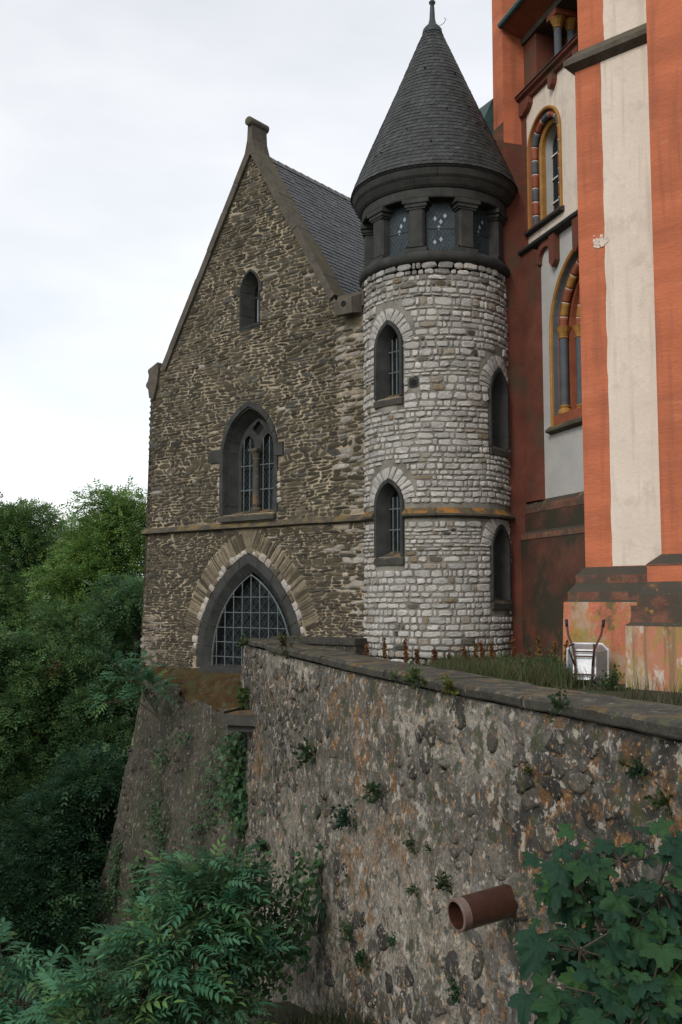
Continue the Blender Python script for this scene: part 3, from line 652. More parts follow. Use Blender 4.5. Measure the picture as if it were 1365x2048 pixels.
while z < 9.58:
    h = min(R_.choice([.09, .12, .15, .17, .20])*R_.uniform(.9, 1.1), 9.62-z); zc = z+h/2
    for s0, s1 in free_runs(rad(-205)*TR, rad(25)*TR, z, z+h, tb):
        u = s0
        while u < s1-.03:
            w = min(R_.choice([.11, .16, .22, .28, .38])*R_.uniform(.85, 1.2), s1-u)
            if s1-(u+w) < .12: w = s1-u
            o = blob(u+w/2, zc, w-R_.uniform(.014, .036), (h-R_.uniform(.014, .034))*R_.uniform(.85, 1.06), 10, R_.uniform(.36, .75), .085, R_.uniform(-.07, .07))
            o[:, 1] += .02*(vnoise(o[:, 0]*1.2, o[:, 1]*.7)-.5)*2
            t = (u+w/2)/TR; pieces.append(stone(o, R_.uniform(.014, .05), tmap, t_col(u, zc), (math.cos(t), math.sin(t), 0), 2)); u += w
    z += h
for a, z0, zs, za in TWIN:
    t = rad(a); nrm = (math.cos(t), math.sin(t), 0)
    pieces += ring_stones(arch(.45, zs-.1, zs, za+.02, 1, 10, t*TR), .0, .29, .125, tmap, lambda u, v: tint_(R_.uniform(.85, 1.1), R_.choice(LIME)), nrm, .04, .10, .90, jl=.1)
emit(pieces, 'stone', 'small_stones', M['lime'], tw_wall, TW_M)
# stone with a drain hole
t = rad(-111.7); hd = MB(); hm = lambda u, v, w: tmap(np.asarray(u)+t*TR, v, w)
v, f = flat_face(blob(0, 6.71, .25, .25, 10, .4, .03)[::-1], .02, hm); dh = MB().add(v, f).build('drain_stone', M['basalt'], tower)
ring = [(0.085*math.cos(q), 6.70+.075*math.sin(q)) for q in np.linspace(0, 2*math.pi, 12, endpoint=False)]
v, f = flat_face(ring[::-1], .026, hm); MB().add(v, f).build('drain_hole', M['dark'], dh)
# windows
for wi, (a, z0, zs, za) in enumerate(TWIN):
    t = rad(a); er, et = np.array([math.cos(t), math.sin(t), 0]), np.array([-math.sin(t), math.cos(t), 0])
    pm = lambda u, v, w, er=er, et=et: er[None]*(TR-.035+np.asarray(w))[:, None] + et[None]*np.asarray(u)[:, None] + np.array([0, 0, 1.])[None]*np.asarray(v)[:, None]
    S = lambda w, q, z_=z0, zs_=zs: arch(w, z_, zs_, q, 4, 8)
    bk = MB(); v, f = loft([(S(.40, za-.04), .0), (S(.22, za-.26), -.33), (S(.22, za-.26), -.5)], pm); bk.add(v, f); wo = bk.build('lancet_window', M['basalt'], tower)
    frame_blocks([(S(.45, za+.01), -.06), (S(.445, za), .055), (S(.37, za-.09), .055), (S(.21, za-.27), -.28), (S(.21, za-.27), -.4)], [0, .40, .5, .60, 1.0], pm, M['basalt'], wo, gap=.006)
    vv = [(x, z, w) for x in (-.45, .45) for z, w in ((z0-.20, .06), (z0-.06, .06), (z0+.14, -.32), (z0-.2, -.32))]; V = np.array(vv)
    MB().add(pm(V[:, 0], V[:, 1], V[:, 2]), [(0, 4, 5, 1), (1, 5, 6, 2), (0, 1, 2, 3), (4, 7, 6, 5), (0, 3, 7, 4)]).build('sill', M['basalt_l'], wo)
    v, f = flat_face(S(.23, za-.25), -.36, pm); MB().add(v, f).build('glass', M['glass'], wo)
    G = list(map(tuple, S(.22, za-.26))); b = MB()
    def pbar(b, p, q, w, d):
        P = pm(np.array([p[0], q[0]]), np.array([p[1], q[1]]), np.array([d, d])); b.bar(P[0], P[1], w, w, up=tuple(er))
    for xx in (-.07, .07):
        b = MB(); pbar(b, (xx, z0+.05), (xx, za-.42), .026, -.22); b.build('window_bar', M['iron'], wo)
    for zz in (lerp(z0, za, .35), lerp(z0, za, .62)):
        b = MB(); pbar(b, (-.2, zz), (.2, zz), .024, -.235); b.build('window_crossbar', M['iron'], wo)
    b = MB()
    for k in range(-8, 12):
        for sg in (-1, 1):
            P = [(-.21, z0+.3+k*.15-sg*.21*1.3), (.21, z0+.3+k*.15+sg*.21*1.3)]
            if P[0][1] > z0 and P[1][1] > z0 and max(P[0][1], P[1][1]) < zs: pbar(b, P[0], P[1], .009, -.345)
    b.build('lead_lattice', M['lead'], wo)
# string course in lengths, broken by the lower window
prof = [(TR-.02, 3.50), (TR+.06, 3.51), (TR+.135, 3.55), (TR+.135, 3.60), (TR+.01, 3.74)]
for a0, a1 in ((-176, -161), (-161, -148.5), (-120, -96), (-96, -70), (-70, -44), (-44, -16), (-16, 14)):
    b = MB().lathe(prof, 10, rad(a0+.15), rad(a1-.15)); k = len(prof)
    b.f.append(tuple(i*11 for i in range(k))); b.f.append(tuple(i*11+10 for i in range(k))[::-1]); b.build('string_course_stone', M['ostring'], tower)
# roll under the lantern
MB().lathe([(TR-.02, 9.58), (TR+.05, 9.60), (TR+.10, 9.66), (TR+.115, 9.73), (TR+.10, 9.80), (TR+.05, 9.86), (TR-.5, 9.89)], 72).build('roll_moulding', M['basalt'], tower, smooth=True)
# lantern: nine piers, leaded glass between them
def radial(t): er, et = np.array([math.cos(t), math.sin(t), 0]), np.array([-math.sin(t), math.cos(t), 0]); return lambda u, v, w: er[None]*np.asarray(w, float)[:, None]+et[None]*np.asarray(u, float)[:, None]+np.array([0, 0, 1.])[None]*np.asarray(v, float)[:, None]
BOXF = [(0, 2, 3, 1), (4, 5, 7, 6), (0, 1, 5, 4), (2, 6, 7, 3), (0, 4, 6, 2), (1, 3, 7, 5)]
def rbox(b, pm, u0, u1, v0, v1, w0, w1):
    V = np.array([(u, v, w) for w in (w0, w1) for v in (v0, v1) for u in (u0, u1)]); b.add(pm(V[:, 0], V[:, 1], V[:, 2]), [q[::-1] for q in BOXF])
for k in range(9):
    t = rad(-109.5+40.3*k); pm = radial(t); FR = TR-.03
    b = MB()
    oct_ = [(-.20, FR-.42), (.20, FR-.42), (.20, FR-.06), (.155, FR), (-.155, FR), (-.20, FR-.06)]
    V = np.array([(u, z, w) for z in (10.0, 10.92) for u, w in oct_]); m = 6
    b.add(pm(V[:, 0], V[:, 1], V[:, 2]), [(i, m+i, m+(i+1) % m, (i+1) % m) for i in range(m)]); pr = b.build('pier', M['basalt'], tower)
    b = MB(); rbox(b, pm, -.27, .27, 9.885, 9.97, FR-.45, FR+.02)
    V = np.array([(u*s, z, FR+w) for z, s, w in ((9.97, 1, .02), (10.04, .80, -.0)) for u, w0 in ((-.27, 0), (.27, 0)) for w in (w, -.45)])
    b.add(pm(V[:, 0], V[:, 1], V[:, 2]), [(0, 2, 6, 4), (0, 4, 5, 1), (2, 3, 7, 6), (4, 6, 7, 5)]); b.build('pier_base', M['basalt'], pr)
    b = MB()
    for (z0, z1, h, w) in ((10.92, 10.97, .235, .02), (10.97, 11.06, .27, .045), (11.06, 11.17, .325, .075)): rbox(b, pm, -h, h, z0, z1-.002, FR-.45, FR+w)
    b.build('pier_capital', M['basalt'], pr)
    t2 = rad(-109.5+40.3*(k+.5)); pm = radial(t2); D = TR-.30
    b = MB(); rbox(b, pm, -.50, .50, 9.87, 11.2, D-.03, D); gl = b.build('lantern_glass', M['glass_b'], tower)
    b = MB(); rbox(b, pm, -.5, .5, 10.50, 10.53, D, D+.02)
    for q in range(-10, 11):
        for sg in (-1, 1):
            A_ = pm(np.array([-.42, .42]), np.array([10.53+q*.145-sg*.42*1.45, 10.53+q*.145+sg*.42*1.45]), np.array([D+.004]*2))
            lo, hi = sorted((A_[0][2], A_[1][2]))
            p, e = Vector(A_[0]), Vector(A_[1])
            def cz(p, e, zlim, up):
                return p if ((p.z <= zlim) if up else (p.z >= zlim)) else p+(e-p)*((zlim-p.z)/(e.z-p.z))
            if hi < 9.9 or lo > 11.18: continue
            p2 = cz(cz(p, e, 11.18, True), e, 9.9, False); e2 = cz(cz(e, p, 11.18, True), p, 9.9, False)
            b.bar(p2, e2, .010, .008)
    b.build('lead_lattice', M['lead'], gl)
    if k in (0, 8, 1):
        for (u, z) in ((.10, 10.82), (0.0, 10.675), (-.05, 10.53), (.0, 10.24), (-.15, 10.17), (-.14, 10.75))[:6 if k == 0 else 3]:
            d = .045; V = np.array([(u-d, z, D+.012), (u, z-d*1.45, D+.012), (u+d, z, D+.012), (u, z+d*1.45, D+.012)]); MB().add(pm(V[:, 0], V[:, 1], V[:, 2]), [(0, 1, 2, 3)]).build('bright_pane', M['pane'], gl)
# cornice courses, cut into stones
def ringcourse(prof, cuts, name, off=0):
    for i in range(cuts):
        a0, a1 = rad(off+360*i/cuts+.12), rad(off+360*(i+1)/cuts-.12); b = MB().lathe(prof, 10, a0, a1); k = len(prof)
        b.f.append(tuple(q*11 for q in range(k))); b.f.append(tuple(q*11+10 for q in range(k))[::-1])
        b.c = [c*R_.uniform(.85, 1.2) for c in b.c]; b.build(name, M['basalt'], tower, smooth=False)
ringcourse([(TR-.5, 11.17), (TR+.02, 11.17), (TR+.035, 11.20), (TR+.035, 11.40), (TR-.5, 11.42)], 9, 'lintel_stone', -90)
ringcourse([(TR-.5, 11.42), (TR+.06, 11.41), (TR+.11, 11.46), (TR+.17, 11.56), (TR+.19, 11.60), (TR-.5, 11.62)], 10, 'cornice_stone', -73)
ringcourse([(TR-.5, 11.62), (TR+.19, 11.61), (TR+.23, 11.66), (TR+.25, 11.73), (TR+.27, 11.80), (TR-.5, 11.86)], 10, 'cornice_stone', -93)
# conical roof with its slates
CONE = np.array([(2.13, 11.86), (2.00, 12.20), (1.67, 12.98), (1.13, 14.22), (.69, 15.25), (.25, 16.30), (.12, 16.50)])
b = MB().lathe([(2.02, 11.80), (2.10, 11.83)]+[(r-.02, z) for r, z in CONE], 60, col=(.05, .055, .055)); spire = b.build('spire_roof', M['slate_m'], tower, smooth=True)
cl = np.concatenate([[0], np.cumsum(np.linalg.norm(np.diff(CONE, axis=0), axis=1))]); sl = []; rows = int(cl[-1]/.118)
def cone_pt(s, q, t):
    r = np.interp(s, cl, CONE[:, 0]); z = np.interp(s, cl, CONE[:, 1]); return ((r+q*.9)*math.cos(t), (r+q*.9)*math.sin(t), z+q*.42)
for rw in range(rows):
    s0 = rw*.118-.01; r = np.interp(s0, cl, CONE[:, 0]); w = .125 if rw else .15; nsl = max(10, int(2*math.pi*r/w)); ph = R_.random()
    for k in range(nsl):
        if r > .5 and not (-215 < ((math.degrees(2*math.pi*(k+ph)/nsl)+180) % 360)-180-(360 if ((math.degrees(2*math.pi*(k+ph)/nsl)+180) % 360)-180 > 40 else 0) < 40): continue
        t0 = 2*math.pi*(k+ph)/nsl; dt = 2*math.pi/nsl; kk = R_.uniform(.6, 1.35)*(1.0 if R_.random() > .04 else 1.5); th = R_.uniform(.014, .024); ln = dt*.55
        a1, a0 = s0, s0+.150
        top = [cone_pt(a1, th, t0+.12*dt), cone_pt(a1+.004, th, t0+dt*.86), cone_pt(a1+.05, th*.9, t0+dt*1.04), cone_pt(a0, .004, t0+dt*1.0+ln), cone_pt(a0, .004, t0+ln), cone_pt(a1+.04, th*.9, t0-.02*dt)]
        bot = [cone_pt(a1, 0, t0+.12*dt), cone_pt(a1+.004, 0, t0+dt*.86), cone_pt(a1+.05, 0, t0+dt*1.04), cone_pt(a0, 0, t0+dt*1.0+ln), cone_pt(a0, 0, t0+ln), cone_pt(a1+.04, 0, t0-.02*dt)]
        F = [(0, 1, 2, 3, 4, 5)]+[((i+1) % 6, i, 6+i, 6+(i+1) % 6) for i in (5, 0, 1)]
        tm_ = t0+dt/2; sl.append(dict(v=top+bot, f=F, c=np.array((.062, .068, .068))*kk, s=w*.118, n=(math.cos(tm_)*.9, math.sin(tm_)*.9, .42)))
emit(sl, 'spire_slate', 'spire_slates', M['slate_m'], spire, TW_M)
for k in range(10):                                           # moss cushions on the slates
    t = rad(R_.uniform(-150, -40)); s = R_.uniform(.3, 3.4); p = cone_pt(s, .03, t); q = R_.uniform(.02, .05)
    MB().lathe([(q, p[2]-q*.4), (q*.8, p[2]+q*.4), (.001, p[2]+q*.7)], 7, centre=(p[0], p[1])).build('moss_cushion', M['moss'], spire)
fn = MB().lathe([(.27, 16.30), (.25, 16.42), (.17, 16.52), (.11, 16.58), (.075, 16.72), (.062, 17.0), (.05, 17.12), (.085, 17.16), (.085, 17.20), (.045, 17.24), (.04, 17.9), (.002, 18.2)], 16).build('finial', M['lead'], tower, smooth=True)
MB().tube([(.14, -.12, 16.46), (.27, -.23, 16.47), (.33, -.29, 16.56), (.28, -.27, 16.60)], .008, 5).build('roof_hook', M['iron'], tower)

# ------------------------------------------------------------------ red and white church
KO = Vector((5.361, 22.0, 0)); KR = math.radians(-72.7)
church = empty('church', KO, KR)
tag(church, 'tall red and white plastered church choir with stepped buttresses and round arched windows', 'church')
KM = Matrix.Translation(KO) @ Matrix.Rotation(KR, 4, 'Z')
def xbox(x0, x1, y0, y1, z0, z1, name, mat, parent=church): return MB().box(x0, x1, y0, y1, z0, z1).build(name, mat, parent)
# bay walls with window openings
RA = lambda w, cx=-1.39: arch(w, 10.72, 12.72, 12.72+w, 4, 12, cx)
RB = lambda w, cx=.62: arch(w, 5.60, 7.88, 7.88+w, 4, 14, cx)
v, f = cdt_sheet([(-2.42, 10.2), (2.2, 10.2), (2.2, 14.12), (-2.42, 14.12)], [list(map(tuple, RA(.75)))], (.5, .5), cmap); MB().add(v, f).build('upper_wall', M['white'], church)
v, f = cdt_sheet([(-2.42, 3.7), (2.2, 3.7), (2.2, 10.25), (-2.42, 10.25)], [list(map(tuple, RB(1.78)))], (.5, .5), cmap); MB().add(v, f).build('lower_wall', M['white_shaded'], church)
xbox(-2.42, 2.2, .9, 6, 0, 17, 'core', M['redp'])
# red pilaster strips, corbels and the round arch under the string
xbox(-2.45, -2.27, -.05, .02, 10.36, 14.1, 'pilaster_strip', M['red_shaded'])
xbox(-2.45, -1.66, -.11, .02, 3.98, 9.74, 'pilaster', M['red_shaded'])
ao = arch(.46, 9.70, 9.74, 10.20, 1, 10, -1.30); ai = arch(.30, 9.70, 9.74, 10.04, 1, 10, -1.30)
b = MB(); v, f = loft([(ao, 0), (ao, .11), (ai, .11), (ai, 0)], cmap); b.add(v, f)
b.add([(-2.45, -.11, 9.74), (-1.76, -.11, 9.74), (-1.70, -.11, 9.95), (-1.62, -.11, 10.07), (-1.9, -.11, 10.2), (-2.45, -.11, 10.2)], [(0, 1, 2, 3, 4, 5)])
b.build('blind_arch', M['red_shaded'], church)
for x0 in (-1.02, .05):
    v = [(x, y, z) for y in (.0, -.15) for x, z in ((x0, 10.2), (x0, 9.55), (x0+.06, 9.48), (x0+.13, 9.40), (x0+.21, 9.48), (x0+.26, 9.55), (x0+.26, 10.2))]; k = 7
    MB().add(v, [tuple(range(k, 2*k))]+[(i, i+1, k+i+1, k+i) for i in range(k-1)]).build('corbel', M['red_shaded'], church)
def mould(x0, x1, prof, name, mat, parent=church):
    k = len(prof); v = [(x, y, z) for x in (x0, x1) for y, z in prof]
    return MB().add(v, [(i, i+1, k+i+1, k+i) for i in range(k-1)]+[tuple(range(k))[::-1], tuple(range(k, 2*k))]).build(name, mat, parent)
mould(-2.55, 2.2, [(.02, 10.42), (-.20, 10.30), (-.22, 10.26), (-.20, 10.22), (-.10, 10.18), (.02, 10.17)], 'string_course', M['basalt'])
# plinth
mould(-2.6, 2.2, [(.02, 4.02), (-.10, 3.90), (-.12, 3.82), (-.12, 3.70), (.02, 3.68)], 'plinth_moulding', M['mould'])
xbox(-2.6, 2.2, -.125, .4, 3.2, 3.69, 'plinth_band', M['plinth']); mould(-2.65, 2.2, [(.02, 3.34), (-.24, 3.18), (-.26, 3.05), (.02, 3.0)], 'plinth_moulding', M['mould'])
xbox(-2.65, 2.2, -.245, .4, -.2, 3.04, 'plinth', M['plinth'])
# --- upper round arched window
k1 = MB(); v, f = loft([(RA(.45), -.27), (RA(.43), -.52)], cmap); k1.add(v, f); k1 = k1.build('round_window', M['white_shaded'], church)
b = MB(); v, f = loft([(RA(.82), -.02), (RA(.82), .045), (RA(.79), .06), (RA(.75), .045), (RA(.74), -.03)], cmap); b.add(v, f); b.build('outer_moulding', M['gold'], k1)
b = MB(); v, f = loft([(RA(.745), .02), (RA(.72), -.05), (RA(.55), -.20), (RA(.53), -.20)], cmap); b.add(v, f); b.build('splay', M['redp'], k1)
b = MB(); v, f = loft([(RA(.54), -.22), (RA(.54), -.15), (RA(.51), -.14), (RA(.48), -.17), (RA(.45), -.18), (RA(.445), -.28)], cmap); b.add(v, f); b.build('inner_moulding', M['gold'], k1)
def striped_roll(out, y, r, n, mats, parent, name):
    o = np.asarray(out); seg = np.concatenate([[0], np.cumsum(np.linalg.norm(np.diff(o, axis=0), axis=1))]); T = seg[-1]
    at = lambda s: (float(np.interp(s, seg, o[:, 0])), y, float(np.interp(s, seg, o[:, 1])))
    for i in range(n):
        a, e = T*i/n, T*(i+1)/n; MB().tube([at(a+(e-a)*(.03+.94*q/5)) for q in range(6)], r, 10).build(name, mats[i % len(mats)], parent, smooth=True)
    for i in range(1, n): s = T*i/n; MB().tube([at(s-.014), at(s+.014)], r*.98, 10).build('joint', M['joint'], parent)
striped_roll(RA(.635), .085, .085, 17, [M['greyp'], M['redp']], k1, 'arch_roll')
v, f = flat_face(RA(.46), -.47, cmap); MB().add(v, f).build('glass', M['glass'], k1)
for zz in (11.35, 11.95, 12.55): xbox(-1.84, -.94, .43, .46, zz, zz+.035, 'window_bar', M['joint'], k1)
b = MB(); G = list(map(tuple, RA(.43)))
for k in range(-16, 17): clip_bar(b, (-1.39-1.2, 12+k*.16-1.6), (-1.39+1.2, 12+k*.16+1.6), G, .010, .462, 60); clip_bar(b, (-1.39+1.2, 12+k*.16-1.6), (-1.39-1.2, 12+k*.16+1.6), G, .010, .46, 60)
b.build('lead_lattice', M['lead'], k1)
mould(-2.27, -.50, [(.5, 10.86), (-.05, 10.76), (-.13, 10.72), (-.13, 10.66), (.02, 10.62)], 'sill', M['basalt'], k1); mould(-2.17, -.60, [(.5, 10.89), (-.04, 10.80), (-.05, 10.76), (.02, 10.75)], 'sill_strip', M['redp'], k1)
# --- lower window with columns in stepped jambs
k2 = MB(); v, f = loft([(RB(1.72), -.10), (RB(1.70), -.30), (RB(1.52), -.32), (RB(1.50), -.60), (RB(1.28), -.62), (RB(1.28), -.85)], cmap); k2.add(v, f); k2 = k2.build('columned_window', M['redp'], church)
b = MB(); v, f = loft([(RB(1.87), -.02), (RB(1.87), .05), (RB(1.82), .07), (RB(1.78), .04), (RB(1.77), -.06)], cmap); b.add(v, f); b.build('outer_moulding', M['gold'], k2)
b = MB(); v, f = loft([(RB(1.775), -.0), (RB(1.75), -.10), (RB(1.71), -.12)], cmap); b.add(v, f); b.build('grey_band', M['greyp'], k2)
for w, y in ((1.62, .20), (1.40, .50)):
    striped_roll(arch(w, 7.9, 7.92, 7.92+w, 1, 14, .62), y, .10, 15, [M['redp'], M['gold']], k2, 'archivolt_roll')
    for sg in (-1, 1):
        cx = .62+sg*w; co = MB().lathe([(.10, 6.12), (.10, 7.72)], 14, centre=(cx, y)).build('column', M['greyp'], k2, smooth=True)
        MB().lathe([(.10, 7.72), (.125, 7.74), (.10, 7.77), (.115, 7.84), (.165, 7.97), (.18, 8.0), (.12, 8.02)], 10, centre=(cx, y)).build('capital', M['gold'], co)
        MB().lathe([(.10, 6.14), (.135, 6.11), (.11, 6.07), (.16, 6.02), (.17, 5.97), (.17, 5.93)], 12, centre=(cx, y)).build('column_base', M['gold'], co)
v, f = flat_face(RB(1.30), -.80, cmap); MB().add(v, f).build('glass', M['glass'], k2)
mould(-1.25, 2.5, [(.9, 6.0), (.34, 5.96), (.05, 5.92), (-.01, 5.9), (-.01, 5.62), (.02, 5.6)], 'apron', M['redp'], k2)
mould(-1.32, 2.56, [(.02, 5.70), (-.06, 5.66), (-.16, 5.58), (-.16, 5.53), (.02, 5.47)], 'sill', M['string'], k2)
# --- cornice, dwarf gallery, eaves
mould(-2.46, 2.2, [(.5, 14.32), (-.20, 14.30), (-.22, 14.27), (-.20, 14.23), (-.12, 14.20), (-.10, 14.12), (.02, 14.08)], 'cornice', M['red_shaded'])
mould(-2.48, 2.2, [(.5, 14.345), (-.23, 14.325), (-.24, 14.30), (-.2, 14.298)], 'cornice_cap', M['basalt'])
for x0, L in ((-2.42, .50), (-.95, .22), (.2, .22)):
    v = [(x, y, z) for y in (.0, -.14) for x, z in ((x0, 14.12), (x0, 13.82), (x0+L*.3, 13.76), (x0+L*.8, 13.86), (x0+L, 13.96), (x0+L, 14.12))]; k = 6
    MB().add(v, [tuple(range(k, 2*k))]+[(i, i+1, k+i+1, k+i) for i in range(k-1)]).build('corbel', M['red_shaded'], church)
xbox(-2.45, -1.80, .05, .9, 14.33, 15.85, 'gallery_jamb', M['red_shaded']); xbox(-2.45, 2.2, .86, .92, 14.33, 15.9, 'gallery_back', M['redp'])
for x0 in (-.92, .55):
    for y in (.16, .52):
        g_ = MB().lathe([(.095, 14.42), (.095, 15.34)], 14, centre=(x0, y)).build('gallery_column', M['greyp'], church, smooth=True)
        MB().lathe([(.095, 15.34), (.12, 15.36), (.10, 15.39), (.13, 15.46), (.19, 15.58), (.20, 15.60)], 10, centre=(x0, y)).build('capital', M['gold'], g_)
        MB().lathe([(.16, 14.33), (.16, 14.36), (.12, 14.40), (.095, 14.42)], 12, centre=(x0, y)).build('column_base', M['greyp'], g_)
    xbox(x0-.22, x0+.22, -.02, .72, 15.60, 15.74, 'impost', M['redp'])
xbox(-2.45, 2.2, -.02, .9, 15.742, 15.90, 'lintel', M['string'])
mould(-2.46, 2.2, [(.9, 16.5), (-.55, 16.16), (-.58, 16.10), (.0, 15.90)], 'eaves', M['redp'])
MB().tube([(-2.46, -.60, 16.17), (2.2, -.60, 16.17)], .085, 8).build('gutter', M['copper'], church)
mould(-2.46, 2.2, [(2.6, 18.6), (-.62, 16.26), (-.62, 16.22), (2.6, 18.5)], 'eaves_roof', M['copper'])
# --- far buttress at the corner of the choir
def tiers(levels, xr, yb, name, mat, parent, cap=True):
    """stepped block: rectangles given as (z, left x, front y)"""
    v = [(x, y, z) for z, xl, yf in levels for x, y in ((xl, yf), (xr, yf), (xr, yb), (xl, yb))]; f = []
    for i in range(len(levels)-1): f += [(i*4+k, i*4+(k+1) % 4, (i+1)*4+(k+1) % 4, (i+1)*4+k) for k in range(4)]
    if cap: f.append(tuple(range(len(levels)*4-4, len(levels)*4)))
    return MB().add(v, f).build(name, mat, parent)
pc = tiers([(13.1, -3.02, -.55), (18, -3.02, -.55)], -2.452, 1.0, 'corner_buttress', M['red'], church)
tiers([(13.12, -3.12, -.80), (13.20, -3.14, -.86), (13.62, -3.05, -.58)], -2.455, 1.0, 'weathering', M['mould'], pc)
tiers([(-.2, -3.10, -.78), (13.12, -3.08, -.76)], -2.455, 1.0, 'lower_shaft', M['red_shaded'], pc)
xbox(-2.50, -2.448, -.74, -.64, 8.1, 13.0, 'fillet', M['red_shaded'], pc); xbox(-2.50, -2.446, -.76, -.60, 7.85, 8.1, 'fillet_stop', M['mould'], pc)
# copper roof of the side chapel behind the corner
v = [(x, y, z) for x, sh in ((-3.15, 0), (-4.6, .25)) for y, z in ((-.95-sh, 12.6-sh), (-.92-sh, 13.2), (-.80-sh, 13.9), (-.50-sh, 14.6), (-.1, 15.0), (1.0, 15.0))]; k = 6
MB().add(v, [(i, i+1, k+i+1, k+i) for i in range(k-1)]+[tuple(range(k))]).build('side_roof', M['copper'], church)

# --- the two near buttresses
def on_pier(o, loc, rz): 
    o.location = KM.inverted() @ Vector(loc); o.rotation_euler = (0, 0, rz-KR); return o
RZP = math.radians(-43)
PA, PB_ = (4.959, 20.2, 0), (5.75, 18.2, 0)
def pier(loc, levels_body, lv_base, name):
    body = on_pier(tiers(levels_body, 2.9, 3.0, name, M['red'], church), loc, RZP)
    for i, (mat, lv) in enumerate(lv_base): tiers(lv, 2.95+.01*i, 3.1, 'base_moulding' if mat == 'mould' else 'base', M[mat], body)
    return body
pa = pier(PA, [(1.9, .0, .0), (12.9, .0, .0), (13.1, .06, .06), (19, .06, .06)],
          [('stain', [(-.2, -.30, -.50), (1.56, -.26, -.44)]), ('mould', [(1.562, -.24, -.42), (1.60, -.20, -.38), (1.76, -.20, -.38), (1.93, -.10, -.21)]), ('mould', [(1.931, -.11, -.21), (2.09, -.11, -.21), (2.26, -.003, -.003), (2.262, .05, .05)])], 'buttress')
tiers([(12.74, -.0, -.0), (12.80, -.10, -.12), (12.84, -.16, -.20), (12.95, -.16, -.20), (13.22, .062, .062)], 2.9, 2.9, 'weathering', M['coping'], pa)
def paint(x0, x1, z0, z1, y, parent, jag=.012):
    zs = np.linspace(z0, z1, 40); v = [(x0+NR.normal(0, jag*.5), y, z) for z in zs]+[(x1, y, z) for z in zs]; n_ = len(zs)
    return MB().add(v, [(i, n_+i, n_+i+1, i+1) for i in range(n_-1)]).build('white_panel', M['white'], parent)
paint(.60, 1.9, 2.27, 12.78, -.005, pa); paint(.66, 1.9, 13.2, 19, .055, pa)
b = MB()
for i_ in range(40):
    q_ = R_.random(); x_, z_, r_ = .36+.30*q_, 8.93+R_.gauss(0, .06)*(1.2-.6*q_), R_.uniform(.03, .075); v = blob(x_, z_, r_*1.3, r_, 9, .8, .15); b.add([(p[0], -.008-.0004*i_, p[1]) for p in v], [tuple(range(len(v)))])
b.build('paint_chip', M['white'], pa)
pb = pier(PB_, [(1.9, .12, .0), (19, .12, .0)],
          [('stain2', [(-.2, -.42, -.46), (1.14, -.40, -.44)]), ('mould', [(1.141, -.41, -.45), (1.20, -.33, -.39), (1.262, -.33, -.39)]), ('mould', [(1.263, -.32, -.38), (1.50, -.32, -.38)]), ('mould', [(1.501, -.25, -.27), (1.70, -.25, -.27), (1.80, -.18, -.20), (1.93, -.10, -.14)]),
           ('red', [(1.931, -.10, -.14), (2.22, -.10, -.14)]), ('mould', [(2.221, -.11, -.15), (2.25, -.11, -.15), (2.43, .115, -.004)])], 'buttress')
# lightning cable from the tower to the choir
MB().tube([tuple(KM.inverted() @ Vector(p)) for p in ((4.22, 24.75, 7.1), (4.5, 24.6, 7.75), (4.78, 24.4, 8.5))], .011, 5).build('cable', M['iron'], church)

# ------------------------------------------------------------------ retaining wall of the terrace
rw = empty('retaining_wall', (0, 0, 0)); tag(rw, 'long weathered rubble retaining wall with flat stone coping and lichen', 'wall')
ZT = .465
def wmap(u, v, w):
    x, y, tx, ty, nx, ny = wall_frame(u); q = np.asarray(w)+.045*(ZT-np.asarray(v)); return np.stack([x+nx*q, y+ny*q, v], 1)
def wall_hit(px, py):
    best = None
    for s_ in np.arange(.3, 24, .02):
        x, y = wall_at(s_); X, Y, d = proj((x, y, 0))
        if best is None or abs(X-px) < best[0]: best = (abs(X-px), s_, float(y))
    p = look(px, py, best[2]); s_ = best[1]
    return wmap(np.array([s_]), np.array([p[2]]), np.array([0.]))[0], s_
PIPE_S = wall_hit(1042, 1795)[1]
U = np.arange(.12, 25.5, .06); Z = np.arange(-7.6, ZT+.001, .055); uu, zz = np.meshgrid(U, Z); u = uu.ravel(); v = zz.ravel()
# irregular stones as cells with mortar between them, real relief in the mesh
from mathutils.kdtree import KDTree
cells = np.stack([NR.uniform(-.5, 26, 3600), NR.uniform(-8, .8, 3600)], 1); kd = KDTree(len(cells))
for i_, c_ in enumerate(cells): kd.insert((c_[0], c_[1]*1.35, 0), i_)
kd.balance(); qu = u+.16*(fbm(u*3, v*3, 3)-.5); qv = (v+.16*(fbm(u*3+31, v*3, 3)-.5))*1.35
idx = np.zeros(len(u), int); dd = np.zeros(len(u))
for i_ in range(len(u)):
    a_, b_ = kd.find_n((qu[i_], qv[i_], 0), 2); idx[i_] = a_[1]; dd[i_] = b_[2]-a_[2]
cr = NR.random(len(cells))[idx]; ck = NR.uniform(.7, 1.3, len(cells))[idx]
bare = sstep(.32, .50, fbm(u*.55+7, v*.55, 3)+.25*(cr-.5))                        # where the pointing has gone and stones show
stone_m = sstep(.03, .09, dd)*bare*(cr < .78)
rel0 = lambda u, v: .12*(fbm(u*.9, v*.9, 4)-.5) + .06*(fbm(u*3.1+5, v*3.1, 3)-.5)
rel = rel0(u, v) + .045*(vnoise(u*7, v*7)-.5) + .02*(stone_m-.5)
top = sstep(ZT-.25, ZT-.02, v); rel = rel*(1-.8*top)-.03*top
warm = np.clip(sstep(-.8, -2.8, v)*sstep(3.0, 8, u)*1.1 + (fbm(u*.5, v*.5, 3)-.5)*1.3, 0, 1)
patch = lambda cu, cv, ru, rv: np.clip(1.25-np.hypot((u-cu)/ru, (v-cv)/rv)-1.2*(fbm(u*2.2, v*2.2, 3)-.5), 0, 1)
